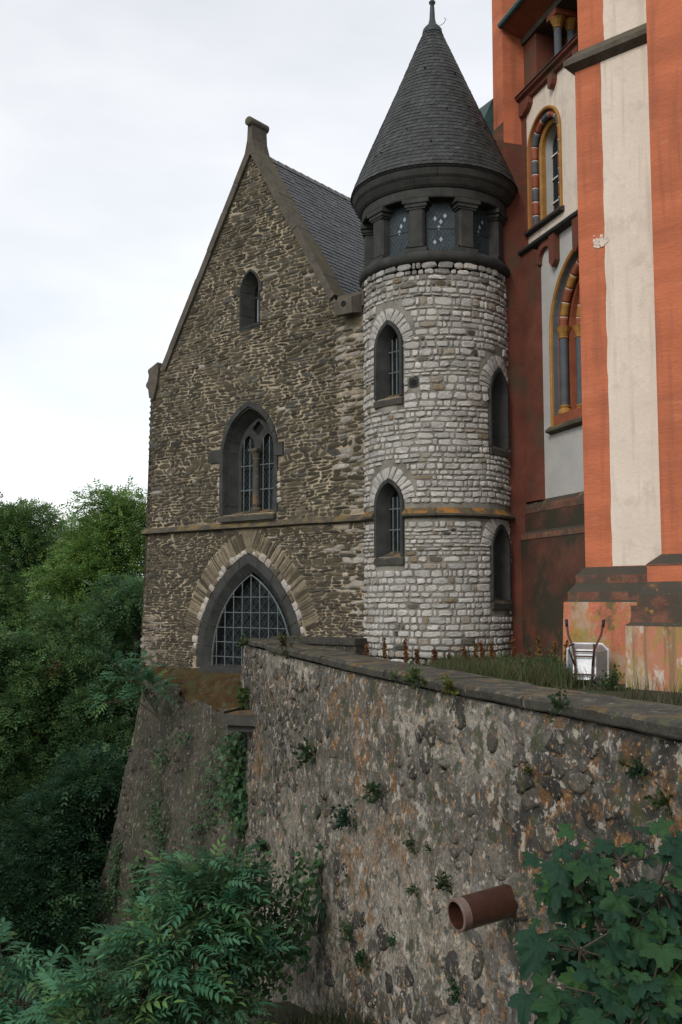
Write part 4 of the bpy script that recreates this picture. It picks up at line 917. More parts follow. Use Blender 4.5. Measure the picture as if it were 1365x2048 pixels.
pm_ = np.clip(patch(5.6, .18, 1.2, .38)+patch(7.4, .2, 1.1, .3)+patch(3.4, .1, .8, .4)+patch(15.2, .0, 1.4, .5)+patch(13.0, -.15, .8, .3)+patch(12.2, -2.9, 1.6, .9)*.5, 0, 1)
dark = np.clip(patch(18.4, -.25, 3.0, 1.0)*1.1+patch(2.2, -1.0, 2.4, 1.8)*.5+patch(16.2, -.8, 1.2, .4)+patch(PIPE_S, -2.3, .28, 1.3)*1.2, 0, 1)
base = np.array((.20, .185, .155))[None]*lerp(.55, 1.45, fbm(u*6, v*1.4, 3))[:, None]; base = lerp(base, np.array((.44, .395, .325))[None]*lerp(.7, 1.25, fbm(u*5, v*1.5+8, 3))[:, None], warm[:, None]*.85)
sc_ = np.where((cr < .5)[:, None], np.array((.085, .083, .075)), np.array((.14, .122, .095)))*ck[:, None]; base = lerp(base, sc_, (stone_m*.85)[:, None])
base = lerp(base, np.array((.062, .06, .054)), (dark*.85)[:, None]); base = lerp(base, np.array((.58, .53, .45)), (pm_*.95*(1-.4*stone_m))[:, None])
lich = sstep(.55, .60, fbm(u*7+3, v*5, 3))*sstep(.47, .62, fbm(u*.7+90, v*.7, 3)+.20*sstep(5, 11, u)-.14*sstep(-.2, .4, v)-.10)
base = lerp(base, np.array((.40, .21, .085)), (lich*.85)[:, None])
wl = sstep(.60, .66, fbm(u*6+55, v*6, 3))*sstep(.45, .6, fbm(u*.9+12, v*.9, 3)); base = lerp(base, np.array((.50, .47, .42)), (wl*.7)[:, None])
nu, nz_ = len(U), len(Z)
b = MB().add(wmap(u, v, rel), [(i*nu+k, (i+1)*nu+k, (i+1)*nu+k+1, i*nu+k+1) for i in range(nz_-1) for k in range(nu-1)], base)
# the return at the far end and the inner face
x, y, tx, ty, nx, ny = [float(q) for q in wall_frame(.12)]
b.add([(x+nx*.36, y+ny*.36, -7.6), (x, y, ZT), (x-nx*.78, y-ny*.78, ZT), (x-nx*.78, y-ny*.78, -7.6)], [(0, 3, 2, 1)], (.2, .18, .15))
si = np.linspace(.12, 25.5, 30); P0 = np.stack(wall_frame(si)[:2], 1); Nn = np.stack(wall_frame(si)[4:], 1); I = P0-Nn*.78
b.add([(p[0], p[1], z) for p in I for z in (-.3, ZT)], [(2*i, 2*i+1, 2*i+3, 2*i+2) for i in range(29)], (.2, .18, .15))
rwall = b.build('wall', M['rubble'], rw, smooth=True)
# fitted stones: each follows its own cell between the joints
pieces = []; ang = np.linspace(0, 2*math.pi, 11, endpoint=False)
def warp1(a, b_): return a+.16*(float(fbm(np.array([a*3]), np.array([b_*3]), 3)[0])-.5), (b_+.16*(float(fbm(np.array([a*3+31]), np.array([b_*3]), 3)[0])-.5))*1.35
cells_r = {}
for i_ in range(len(u)):
    k_ = idx[i_]
    if dd[i_] > cells_r.get(k_, (0,))[0]: cells_r[k_] = (dd[i_], u[i_], v[i_], bare[i_], cr[i_], ck[i_])
for k_, (d_, cu, cv, br_, c_, kk_) in cells_r.items():
    if br_ < .35 or c_ > .78 or not (.35 < cu < 23 and -6 < cv < ZT-.2) or d_ < .09: continue
    out = []
    for a_ in ang+R_.uniform(0, .5):
        r_ = .03
        while r_ < .34:
            q = warp1(cu+math.cos(a_)*r_, cv+math.sin(a_)*r_); n2 = kd.find_n((q[0], q[1], 0), 2)
            if n2[0][1] != k_ or n2[1][2]-n2[0][2] < .035: break
            r_ += .022
        out.append((cu+math.cos(a_)*r_, min(cv+math.sin(a_)*r_, ZT-.05)))
    c = R_.choice([(.095, .092, .084), (.12, .113, .098), (.075, .073, .067), (.15, .135, .11)]) if c_ < .55 else R_.choice([(.19, .175, .15), (.15, .14, .12), (.23, .21, .175)])
    x, y, tx, ty, nx, ny = [float(q) for q in wall_frame(cu)]
    mp_ = lambda a, b_, w: wmap(a, b_, np.asarray(w)+rel0(a, b_)+.008)
    pieces.append(stone(np.array(out), R_.uniform(.004, .014), mp_, tint_(kk_, c), (nx, ny, 0), 2))
emit(pieces, 'stone', 'rubble', M['rstone'], rwall, smooth=True)
# coping slabs
s = .0; first = True
while s < 25:
    L = R_.uniform(1.35, 2.2); e = s+L; V = []; F = []; q = np.linspace(s+.014, e-.014, 9); th = R_.uniform(.125, .145); dz = R_.uniform(-.014, .014); ov = R_.uniform(.03, .08)
    prof = [(ov-.015, ZT), (ov, ZT+.02), (ov+.005, ZT+th-.035), (ov-.03, ZT+th+.002), (-.3, ZT+th+.012), (-.6, ZT+th+.01), (-.83, ZT+th-.005), (-.87, ZT+th-.04), (-.86, ZT)]
    for a in q:
        x, y, tx, ty, nx, ny = [float(t_) for t_ in wall_frame(a)]
        for w, z in prof:
            j = .030*(float(vnoise(a*6, z*9+w*4))-.5); V.append((x+nx*(w+j), y+ny*(w+j), z+dz+j))
    k = len(prof); F = [(i*k+m_, i*k+(m_+1) % k, (i+1)*k+(m_+1) % k, (i+1)*k+m_) for i in range(8) for m_ in range(k)]+[tuple(range(k))[::-1], tuple(range(8*k, 9*k))]
    centred(dict(v=V, f=F, c=np.ones(3)), 'coping_stone', M['cap'], rw); s = e
# fallen white petals / lichen dots are in the slab material; low wall by the chapel door side
lw = empty('low_parapet', CH_O, CH_R); tag(lw, 'low dark coped parapet in front of the chapel, left of the tower foot', 'parapet')
MB().box(-2.35, .25, -.62, -.12, -.2, .52, (.14, .125, .10)).build('wall', M['bast'], lw)
for x0, x1 in ((-2.42, -1.2), (-1.19, .28)): MB().box(x0, x1, -.68, -.06, .522, .68).build('coping_stone', M['cap'], lw)

# ------------------------------------------------------------------ bastion under the chapel
bs = empty('bastion', CH_O, CH_R); tag(bs, 'tall battered bastion wall with a mossy ledge below the chapel', 'bastion')
def ledge_y(x): return -.20 - .95*sstep(-7.6, -3.4, x)
def ledge_z(x): return -.62 - .55*sstep(-7.4, -3.6, x)
nx_, nz_ = 90, 120; V = []; C = []
for i in range(nz_):
    d = 11.5*(i/(nz_-1))**1.1
    for k in range(nx_):
        t = k/(nx_-1)                                       # round the left corner, then along the front
        xl = -8.25-.085*d
        if t < .18:
            a = t/.18; x = xl+.5*(1-math.cos(a*math.pi/2)); y = 2.2*(1-a)+(ledge_y(-7.6)-.19*d)*a; y = lerp(2.4, ledge_y(-7.6)-.19*d, math.sin(a*math.pi/2))
        else:
            a = (t-.18)/.82; x = lerp(xl+.5, -.3, a); y = ledge_y(x)-.19*d
        z = ledge_z(x)-d; r = .16*(fbm(np.array([x*1.1]), np.array([z*1.1]), 4)[0]-.5)+.07*(vnoise(x*5, z*5)-.5)
        V.append((x, y-r, z)); s_ = fbm(np.array([x*1.6]), np.array([z*.5]), 3)[0]
        C.append(np.array((.135, .122, .098))*lerp(.35, 1.6, s_))
F = [(i*nx_+k, i*nx_+k+1, (i+1)*nx_+k+1, (i+1)*nx_+k) for i in range(nz_-1) for k in range(nx_-1)]
bw = MB().add(V, [f[::-1] for f in F], np.array(C)).build('wall', M['bast'], bs, smooth=True)
V = []; m_ = 60; C = []
for i in range(10):
    for k in range(m_):
        x = lerp(-8.1, -.5, k/(m_-1)); a = i/9; y = lerp(.02, ledge_y(x)-.02, a); z = lerp(-.30, ledge_z(x)+.02, a**1.2)+.06*(vnoise(x*4, y*6)-.5); k2 = a**4; y -= k2*.22*(float(vnoise(x*3.1, 4.))-.35); z -= k2*(.30*float(vnoise(x*5.3, 9.))-.05); V.append((x, y, z))
MB().add(V, [(i*m_+k, (i+1)*m_+k, (i+1)*m_+k+1, i*m_+k+1) for i in range(9) for k in range(m_-1)], (.1, .09, .07)).build('mossy_ledge', M['moss'], bs, smooth=True)
# scattered stones in the bastion face
pieces = []
for _ in range(340):
    x = R_.uniform(-8.2, -1.5); d = R_.uniform(.1, 7.5); y = ledge_y(x)-.19*d; z = ledge_z(x)-d; s_ = R_.uniform(.08, .2)
    pieces.append(stone(blob(x, z, s_*R_.uniform(1, 1.8), s_*.7, 7, .8, .1), R_.uniform(.0, .02), lambda a, b_, w, y=y: np.stack([a, y-np.asarray(w)-.02, b_], 1), tint_(R_.uniform(.6, 1.3), (.14, .125, .10)), (0, -1, 0), 1))
emit(pieces, 'stone', 'rubble', M['bast'], bw, CH_M, limit=250)
# stone spout where bastion and terrace wall meet
sp = empty('stone_spout', look(482, 1440, 24.3), math.radians(-20)); tag(sp, 'dark stone water spout jutting out below the mossy ledge', 'spout')
MB().box(-.45, .55, -.25, .9, -.10, .16).box(-.45, -.33, -.25, .9, .16, .22).build('channel', M['basalt_l'], sp)
MB().box(-.30, .9, -.1, .9, -.26, -.102).build('corbel', M['basalt'], sp)

# ------------------------------------------------------------------ clay drain pipe sticking out of the wall
p, s_ = wall_hit(1042, 1795); _, _, tx, ty, nx, ny = [float(q) for q in wall_frame(s_)]
pp = empty('drain_pipe', p); tag(pp, 'brown glazed clay drain pipe jutting from the rubble wall', 'pipe')
d = Vector((nx*.80-tx*-.10, ny*.80-ty*-.10, -.075)); d.normalize(); ro = .165
Q = lambda t: d*t
b = MB(); b.tube([Q(-.35), Q(.66)], ro, 28, cap=False); b.tube([Q(.755), Q(-.3)], ro*.83, 28, cap=False); pb_ = b.build('barrel', M['clay'], pp, smooth=True)
pts = []; rr = []
for k in range(5): pts += [Q(.655+k*.02), Q(.663+k*.02), Q(.672+k*.02)]; rr += [ro*.965, ro*1.02, ro*.965]
b = MB(); b.tube(pts+[Q(.752), Q(.7545)], rr+[ro*.96, ro*.83], 28, cap=False); b.build('grooved_rim', M['clay_r'], pp, smooth=True)

ang = np.linspace(0, 2*math.pi, 17)[:-1]; e1 = d.cross(Vector((0, 0, 1))).normalized(); e2 = e1.cross(d); V = []
for rr_, tt_ in ((ro*.98, .10), (ro*1.12, .07), (ro*1.35, .02), (ro*1.55, -.12)): V += [tuple(Q(tt_+R_.uniform(-.015, .02))+(e1*math.cos(a)+e2*math.sin(a))*rr_*R_.uniform(.93, 1.1)) for a in ang]
MB().add(V, [(i*16+k, i*16+(k+1) % 16, (i+1)*16+(k+1) % 16, (i+1)*16+k) for i in range(3) for k in range(16)], (.26, .235, .195)).build('mortar_collar', M['rubble'], pp)
# ------------------------------------------------------------------ wheelbarrow standing on its nose against the buttress
wp = look(1168, 1371, 18.6); wb = empty('wheelbarrow', (wp[0], wp[1], 0.0), 0)
wb.rotation_euler = (math.radians(-9), 0, math.radians(-24)); wb.scale = (1.12,)*3; tag(wb, 'silver wheelbarrow with rusty tube frame standing on its nose against the buttress', 'wheelbarrow')
v = []; ringp = lambda w, h0, h1, r, y: [(-w+r, y, h0), (w-r, y, h0), (w, y, h0+r), (w, y, h1-r), (w-r, y, h1), (-w+r, y, h1), (-w, y, h1-r), (-w, y, h0+r)]
L0, L1, L2 = ringp(.19, .12, .62, .05, .05), ringp(.33, .03, .74, .10, .30), ringp(.355, .01, .765, .11, .31)
MB().add(L0+L1+L2, [tuple(range(8))]+[(i, 8+i, 8+(i+1) % 8, (i+1) % 8) for i in range(8)]+[(8+i, 16+i, 16+(i+1) % 8, 8+(i+1) % 8) for i in range(8)]).build('tray', M['steel'], wb)
for sg in (-1, 1):
    MB().tube([(sg*.13, .0, .0), (sg*.145, -.01, .40), (sg*.17, -.02, .62), (sg*.27, .02, .86), (sg*.30, .05, 1.02)], .019, 8).build('handle', M['rust'], wb, smooth=True)
    MB().tube([(sg*.298, .048, 1.0), (sg*.31, .06, 1.12)], .026, 8).build('grip', M['rubber'], wb, smooth=True)
    MB().tube([(sg*.145, -.01, .34), (sg*.20, -.24, .56), (sg*.20, -.24, .64), (sg*.165, -.02, .70)], .016, 7).build('leg', M['rust'], wb, smooth=True)
for z, x in ((.58, .155), (.50, .15), (.20, .19)): MB().tube([(-x, -.012, z), (x, -.012, z)], .014, 7).build('cross_tube', M['rust'], wb)

# ------------------------------------------------------------------ vegetation
GREENS = np.array([(.105, .235, .105), (.13, .26, .11), (.09, .21, .10), (.16, .28, .10), (.11, .24, .125)])
def orient(d, up):
    d = d/np.linalg.norm(d, axis=1, keepdims=True); s = np.cross(d, up); l = np.linalg.norm(s, axis=1, keepdims=True); s = s/np.where(l < 1e-6, 1, l); return d, s, np.cross(s, d)
def sprays(c, d, length, pairs, lw, droop=.35, rng=NR):
    """pinnate sprays: c base points, d directions -> leaflet quads (n*(2p+1),4,3)"""
    n = len(c); up = np.tile(np.array([[0, 0, 1.]]), (n, 1))+rng.normal(0, .35, (n, 3)); d, s, u = orient(d, up); out = []
    for k in range(pairs+1):
        f = (k+.6)/(pairs+.9); base = c+d*(length*f)[:, None]-np.array([[0, 0, 1.]])*(droop*length*f*f)[:, None]
        sides = (-1, 1) if k < pairs else (0,)
        for sg in sides:
            ld = d*(.55 if sg else 1.)+s*sg*.85-np.array([[0, 0, 1.]])*.22+rng.normal(0, .12, (n, 3)); ld /= np.linalg.norm(ld, axis=1, keepdims=True)
            L = (length*(.36-.10*abs(f-.5)))[:, None]*rng.uniform(.85, 1.15, (n, 1)); w = np.cross(ld, u); w /= np.linalg.norm(w, axis=1, keepdims=True)+1e-9; w = w*L*lw
            out.append(np.stack([base, base+ld*L*.45+w, base+ld*L, base+ld*L*.45-w], 1))
    return np.stack(out, 1).reshape(-1, 4, 3), 2*pairs+1
def tree(name, base, height, crown_r, label, nclump=70, per=150, size=.34, tint=(1, 1, 1), low=.25, cat='tree', group=None, pairs=3, lean=(0, 0), seeds=0):
    t = empty(name, base); tag(t, label, cat, group)
    # trunk and limbs
    b = MB(); H = height; pts = [(lean[0]*f*f+.25*(vnoise(f*3, base[0])-.5), lean[1]*f*f+.25*(vnoise(f*3+9, base[1])-.5), f*H*.86) for f in np.linspace(0, 1, 9)]
    r0 = .018*H+.05; b.tube(pts, [r0*(1-.85*f)+.015 for f in np.linspace(0, 1, 9)], 8)
    limbs = []
    for k in range(14):
        f = R_.uniform(.25, .85); p = np.array([np.interp(f*.86*H, [q[2] for q in pts], [q[i] for q in pts]) for i in range(3)]); a = R_.uniform(0, 2*math.pi); L = crown_r*R_.uniform(.5, .95)*(1.15-f*.6)
        q = p+np.array([math.cos(a)*L, math.sin(a)*L, L*R_.uniform(.25, .8)]); m = (p+q)/2+np.array([0, 0, -.08*L]); b.tube([p, m, q], [r0*.38*(1-f*.6), r0*.22, .015], 6); limbs.append((p, q))
    b.build('trunk', M['bark'], t, smooth=True)
    cl = []
    for k in range(nclump):
        zf = R_.uniform(low, 1.0); prof = math.sin(math.pi*min(1, max(.06, (zf-low+.12)/(1.14-low))))**.6; a = R_.uniform(0, 2*math.pi); rr = crown_r*prof*math.sqrt(R_.uniform(.12, 1.0))
        lx, ly = lean[0]*zf*zf, lean[1]*zf*zf
        cl.append((lx+math.cos(a)*rr, ly+math.sin(a)*rr, zf*H*.97, R_.uniform(.5, 1.0)*crown_r*.36))
    Q = []; C = []
    for (x, y, z, r) in cl:
        v = NR.normal(0, 1, (per, 3)); v /= np.linalg.norm(v, axis=1, keepdims=True); rad_ = r*NR.uniform(.35, 1.1, (per, 1))
        c = np.array([[x, y, z]])+v*rad_*np.array([[1.15, 1.15, .75]]); d = v*np.array([[1, 1, .5]])+NR.normal(0, .4, (per, 3))+np.array([[0, 0, .12]])
        q, m = sprays(c, d, size*NR.uniform(.7, 1.2, per), pairs, .20); Q.append(q)
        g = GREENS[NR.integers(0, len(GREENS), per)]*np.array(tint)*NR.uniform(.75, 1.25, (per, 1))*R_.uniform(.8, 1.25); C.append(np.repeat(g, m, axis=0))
    if seeds:                                                # hanging bunches of brown keys
        n = seeds*40; ci = NR.integers(0, len(cl), seeds); c0 = np.array([cl[i][:3] for i in ci])+NR.normal(0, 1, (seeds, 3))*crown_r*.28; c = np.repeat(c0, 40, 0)+NR.normal(0, .11, (n, 3)); d = NR.normal(0, .4, (n, 3))+np.array([[0, 0, -1.]]); d /= np.linalg.norm(d, axis=1, keepdims=True); w = np.cross(d, NR.normal(0, 1, (n, 3))); w /= np.linalg.norm(w, axis=1, keepdims=True)
        o = bpy.data.objects.new('seed_bunches', quads_mesh('seed_bunches', np.stack([c, c+d*.06+w*.02, c+d*.12, c+d*.06-w*.02], 1), np.array([[.17, .075, .04]])*NR.uniform(.6, 1.3, (n, 1)), M['leaf'])); o['kind'] = 'stuff'; link(o, t)
    me = quads_mesh('crown', np.concatenate(Q), np.concatenate(C), M['leaf']); o = bpy.data.objects.new('crown', me); link(o, t); return t
def gz1(x, y): return float(ground_z(np.array([x]), np.array([y]))[0])
def stand(px, D, dx=0): p = look(px, 1200, D); return (p[0]+dx, D, gz1(p[0]+dx, D)-.2)
TREES = [  # px, depth, top py, crown radius, clumps, tint, label, low
    (225, 39, 985, 3.1, 150, (2.0, 1.7, .95), 'tree with pale yellowish crown top rising highest beside the chapel corner', .22),
    (40, 43, 1008, 3.4, 150, (1.6, 1.4, 1.0), 'dense green tree with brownish seed clusters at the left edge', .22),
    (140, 52, 1035, 4.2, 140, (2.0, 1.7, 1.1), 'light green tree filling the dip between the two tallest crowns', .25),
    (270, 34, 1125, 2.3, 85, (1.25, 1.2, 1.1), 'blue green tree pressed against the chapel wall below its string course', .15),
    (120, 35, 1210, 2.9, 85, (1.5, 1.35, 1.05), 'feathery mid green tree below the pale crown, left of the bastion', .15),
    (10, 34, 1260, 2.6, 75, (1.3, 1.2, 1.0), 'dark feathery tree at the left edge below the seeded crown', .15),
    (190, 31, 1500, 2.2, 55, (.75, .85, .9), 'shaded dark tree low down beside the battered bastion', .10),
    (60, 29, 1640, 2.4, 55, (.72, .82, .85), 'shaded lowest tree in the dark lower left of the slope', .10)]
for (px, D, ty, cr, ncl, tint, lab, low) in TREES:
    s_ = stand(px, D); h = look(px, ty, D)[2]-s_[2]
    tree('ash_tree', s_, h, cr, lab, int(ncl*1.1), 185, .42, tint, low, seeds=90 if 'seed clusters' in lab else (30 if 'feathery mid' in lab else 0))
for (x, y, h, lab) in ((-16, 33, 19, 'unseen tall green tree added for shade, middle one left of the view'), (-13.5, 24, 15, 'unseen green tree added for shade, nearest and lowest left of the view'), (-17, 46, 20, 'unseen green tree added for shade, farthest and tallest left of the view')):            # unseen trees added just outside the frame to shade the slope
    tree('ash_tree', (x, y, gz1(x, y)-.2), h, 3.4, lab, 45, 110, .5, (1, 1, 1), .12, group='unseen trees added for shade')

def leaf_mesh(name, outline, fold=.12, curl=.15, mat=None, col=(.04, .1, .06), veins=True):
    """blade from an outline (right half, base to tip) with a folded, curling surface"""
    o = np.array(outline); L = o[-1, 1]; b = MB(); mid = [(0, y) for _, y in o]; V = []
    zf = lambda x, y: fold*abs(x)-curl*(y/L)**2*L*.6
    for (x, y), (mx, my) in zip(o, mid): V += [(-x, y, zf(x, y)+.012*math.sin(9*y/L)), (0, y if x else y, zf(0, y)), (x, y, zf(x, y)+.012*math.cos(8*y/L))]
    F = []
    for i in range(len(o)-1): F += [(3*i, 3*i+1, 3*i+4, 3*i+3), (3*i+1, 3*i+2, 3*i+5, 3*i+4)]
    return V, F
def copy_part(me, name, parent, loc, d, up, scale, mat=None):
    d = Vector(d).normalized(); u = Vector(up); s = d.cross(u)
    s = s.normalized() if s.length > 1e-4 else Vector((1, 0, 0)); n = s.cross(d)
    o = bpy.data.objects.new(name, me); R = Matrix((s, d, n)).transposed(); o.rotation_euler = R.to_euler(); o.location = loc; o.scale = (scale,)*3
    return link(o, parent)
# --- pinnate leaves for the elder-like bush: a rachis with leaflets, unit length
def pinnate(pairs, seed):
    rng = np.random.default_rng(seed); b = MB(); col = np.array(((.12, .36, .175), (.10, .31, .165), (.15, .40, .18), (.13, .34, .18), (.22, .43, .13), (.11, .34, .19))[seed % 6])
    ax = lambda t: np.array([0, t, .10*math.sin(t*2.2)-.38*t*t])
    b.tube([ax(t) for t in np.linspace(0, .98, 6)], [.010, .009, .008, .007, .005, .003], 4, col=(.10, .13, .05))
    for k in range(pairs+1):
        t = .22+.74*k/pairs; c = ax(t)
        for sg in ((-1, 1) if k < pairs else (0,)):
            a = math.radians(62-18*t)*sg+rng.normal(0, .08); L = (.34-.12*abs(t-.5))*rng.uniform(.9, 1.1)*(1 if sg else 1.1); W = L*.17
            dx, dy = math.sin(a), math.cos(a); dz = -.30*(1 if sg else 1.6)+rng.normal(0, .06)
            prof = [(0, 0), (.75, .18), (1.0, .40), (.72, .70), (.30, .90), (0, 1.0)]; V = []
            for w, q in prof:
                p = c+np.array([dx*q*L, dy*q*L, dz*q*q*L]); V += [p+np.array([-dy, dx, .28])*w*W, p, p+np.array([dy, -dx, .28])*w*W]
            b.add(V, [f for i in range(5) for f in ((3*i, 3*i+1, 3*i+4, 3*i+3), (3*i+1, 3*i+2, 3*i+5, 3*i+4))], col*rng.uniform(.85, 1.15))
    return b.mesh('pinnate_leaf', M['leaf'])
PIN = [pinnate(p, i) for i, p in enumerate((4, 5, 5, 6, 4, 5, 6, 4, 3, 5))]; PIN = [m_ for i, m_ in enumerate(PIN) if i != 4]+[PIN[4]]
def pinnate_bush(root, lobes, label, nparts, size, stem=1., name='elder_bush'):
    t = empty(name, root); tag(t, label, 'bush'); root = np.array(root); b = MB(); leaves = []
    for (c, r, n) in lobes:
        c = np.array(c)-root
        m = c*.55+np.array([0, 0, .2]); b.tube([(0, 0, -.2), m, c, c+np.array([0, 0, r[2]*.6])], [.05*stem, .035*stem, .02*stem, .006*stem], 6)
        for k in range(n):
            v = NR.normal(0, 1, 3); v /= np.linalg.norm(v); 
            if v[2] < -.35: v[2] *= -.5
            f = NR.uniform(.45, 1.0); p = c+v*np.array(r)*f; d = v*np.array([1, 1, .55])+np.array([0, -.25, .05])+NR.normal(0, .25, 3); leaves.append((p, d, f))
            if k % 3 == 0: b.tube([c+(p-c)*.15, c+(p-c)*.6-np.array([0, 0, .05]), p], [.014, .009, .005], 4)
    b.build('stems', M['bark'], t)
    leaves.sort(key=lambda q: -q[2])
    for i, (p, d, f) in enumerate(leaves[:nparts]): copy_part(PIN[i % 9] if R_.random() < .93 else PIN[9], 'leaf', t, p, d, (R_.uniform(-.3, .3), R_.uniform(-.5, .1), 1), size*R_.uniform(.6, 1.3))
    if len(leaves) > nparts:
        rest = leaves[nparts:]; c = np.array([q[0] for q in rest]); d = np.array([q[1] for q in rest]); q, m = sprays(c, d, size*NR.uniform(.7, 1.2, len(c)), 5, .19)
        o = bpy.data.objects.new('inner_leaves', quads_mesh('inner_leaves', q, np.repeat(GREENS[NR.integers(0, 5, len(c))]*1.15, m, 0), M['leaf'])); o['kind'] = 'stuff'; link(o, t)
    return t
P_ = lambda px, py, D: tuple(look(px, py, D))
pinnate_bush(P_(400, 2120, 15.2), [(P_(405, 1800, 15.6), (.60, .6, .62), 200), (P_(460, 1780, 15.8), (.42, .5, .45), 90), (P_(350, 1900, 15.0), (.85, .7, .62), 230), (P_(280, 1990, 14.4), (.85, .65, .55), 190), (P_(450, 1900, 15.4), (.45, .5, .6), 120), (P_(200, 2040, 13.8), (.7, .55, .38), 120), (P_(420, 2030, 14.6), (.6, .55, .45), 90)],
             'large bush with feathery pinnate leaves spreading at the foot of the bastion', 300, .46)
pinnate_bush(P_(40, 2150, 16), [(P_(40, 2010, 16), (.55, .5, .6), 60), (P_(0, 1930, 16.5), (.4, .4, .5), 30)], 'small dim bush in the bottom left corner', 90, .5)
# sapling leaning out of the bastion top
pinnate_bush(P_(318, 1420, 27.2), [(P_(300, 1385, 27), (.40, .4, .45), 50), (P_(262, 1360, 27), (.5, .3, .25), 30), (P_(232, 1330, 26.9), (.35, .2, .2), 16), (P_(226, 1405, 26.8), (.35, .2, .2), 14), (P_(290, 1330, 27.2), (.25, .2, .35), 16)], 'grey green sapling leaning out from the top of the bastion', 126, .38, stem=.35, name='sapling')

# --- sycamore with big lobed leaves, close on the right
def lobed(seed):
    rng = np.random.default_rng(seed); lobes = [(-112, .52), (-56, .84), (0, 1.0), (56, .84), (112, .52)]; pts = [(-.06, -.02)]
    sinus = [.44, .56, .56, .44]
    for i, (a, L) in enumerate(lobes):
        L *= rng.uniform(.93, 1.07); q = math.radians(a)
        for da, f in ((-21, .70), (-15, .86), (-11, .82), (-6, .95), (0, 1.0), (6, .93), (10, .83), (16, .85), (21, .68)): t = q+math.radians(da); pts.append((math.sin(t)*L*f, math.cos(t)*L*f))
        if i < 4: t = math.radians((lobes[i][0]+lobes[i+1][0])/2); pts.append((math.sin(t)*sinus[i], math.cos(t)*sinus[i]))
    pts.append((.06, -.02)); o = np.array(pts); n = len(o); col = np.array(((.032, .105, .048), (.024, .082, .042), (.052, .14, .05), (.028, .09, .05), (.075, .19, .05), (.04, .115, .042))[seed % 6])
    cv_ = rng.uniform(.15, .5); tw = rng.uniform(-.25, .25); zf = lambda x, y: -cv_*(x*x*.6+y*y)+tw*x*y+.07*math.sin(7*math.atan2(x, y+.001)+seed)*math.hypot(x, y)+.16*abs(x)*(1 if y > 0 else .3)
    b = MB(); V = [(0, 0, 0)]+[(x, y, zf(x, y)) for x, y in o]+[(x*.5, y*.5, zf(x*.5, y*.5)+.03) for x, y in o]
    F = [(1+i, 1+(i+1) % n, 1+n+(i+1) % n, 1+n+i) for i in range(n-1)]+[(1+n+i, 1+n+(i+1) % n, 0) for i in range(n-1)]
    b.add(V, [f[::-1] for f in F], col); b.tube([(0, 0, 0), (0, -.25, .03), (.03, -.55, .02)], [.014, .012, .012], 4, col=(.14, .10, .04))
    for a, L in lobes: q = math.radians(a); b.tube([(0, 0, .008), (math.sin(q)*L*.5, math.cos(q)*L*.5, zf(math.sin(q)*L*.5, math.cos(q)*L*.5)+.034), (math.sin(q)*L*.9, math.cos(q)*L*.9, zf(math.sin(q)*L*.9, math.cos(q)*L*.9)+.01)], [.009, .007, .003], 3, col=col*1.7)
    return b.mesh('lobed_leaf', M['leaf_s'], smooth=True)
LOB = [lobed(i) for i in (0, 1, 2, 3, 5, 7, 8, 9, 11, 4)]
sy = empty('sycamore', (2.6, 4.6, -2.45)); tag(sy, 'sycamore sapling with big lobed dark leaves in the bottom right foreground', 'tree')
root = np.array((2.6, 4.6, -2.45)); b = MB(); spots = []
for (px, py, D, n, r) in ((1150, 1760, 4.6, 22, .18), (1240, 1720, 4.7, 18, .22), (1320, 1770, 4.5, 18, .22), (1160, 1900, 4.4, 18, .20), (1260, 1860, 4.5, 22, .24), (1340, 1900, 4.4, 18, .22), (1200, 1990, 4.2, 16, .20), (1300, 2000, 4.2, 20, .24), (1120, 2060, 4.2, 12, .16), (1370, 1830, 4.6, 16, .22), (1250, 2080, 4.0, 16, .22), (1385, 1980, 4.3, 16, .22)):
    c = look(px, py, D)-root; b.tube([(0, 0, 0), c*.5+np.array([.1, 0, .2]), c*.9, c], [.035, .022, .010, .005], 6)
    for k in range(int(n*1.35)):
        v = NR.normal(0, 1, 3); v /= np.linalg.norm(v); p = c+v*r*NR.uniform(.4, 1.15)*np.array([1.1, .8, .9]); spots.append((p, v))
        if k % 2 == 0: b.tube([c, p], [.005, .003], 4)
b.build('stems', M['bark'], sy)
for i, (p, v) in enumerate(spots):
    d = np.array([v[0]*.8-.15, -.55+v[1]*.3, -.55+v[2]*.35]); copy_part(LOB[i % 10] if R_.random() < .6 else LOB[i % 9], 'leaf', sy, p, d+NR.normal(0, .28, 3), (R_.uniform(-.6, .5), -.45+R_.uniform(-.5, .5), 1), R_.choice([.05, .07, .09, .11, .13])*R_.uniform(.85, 1.15))
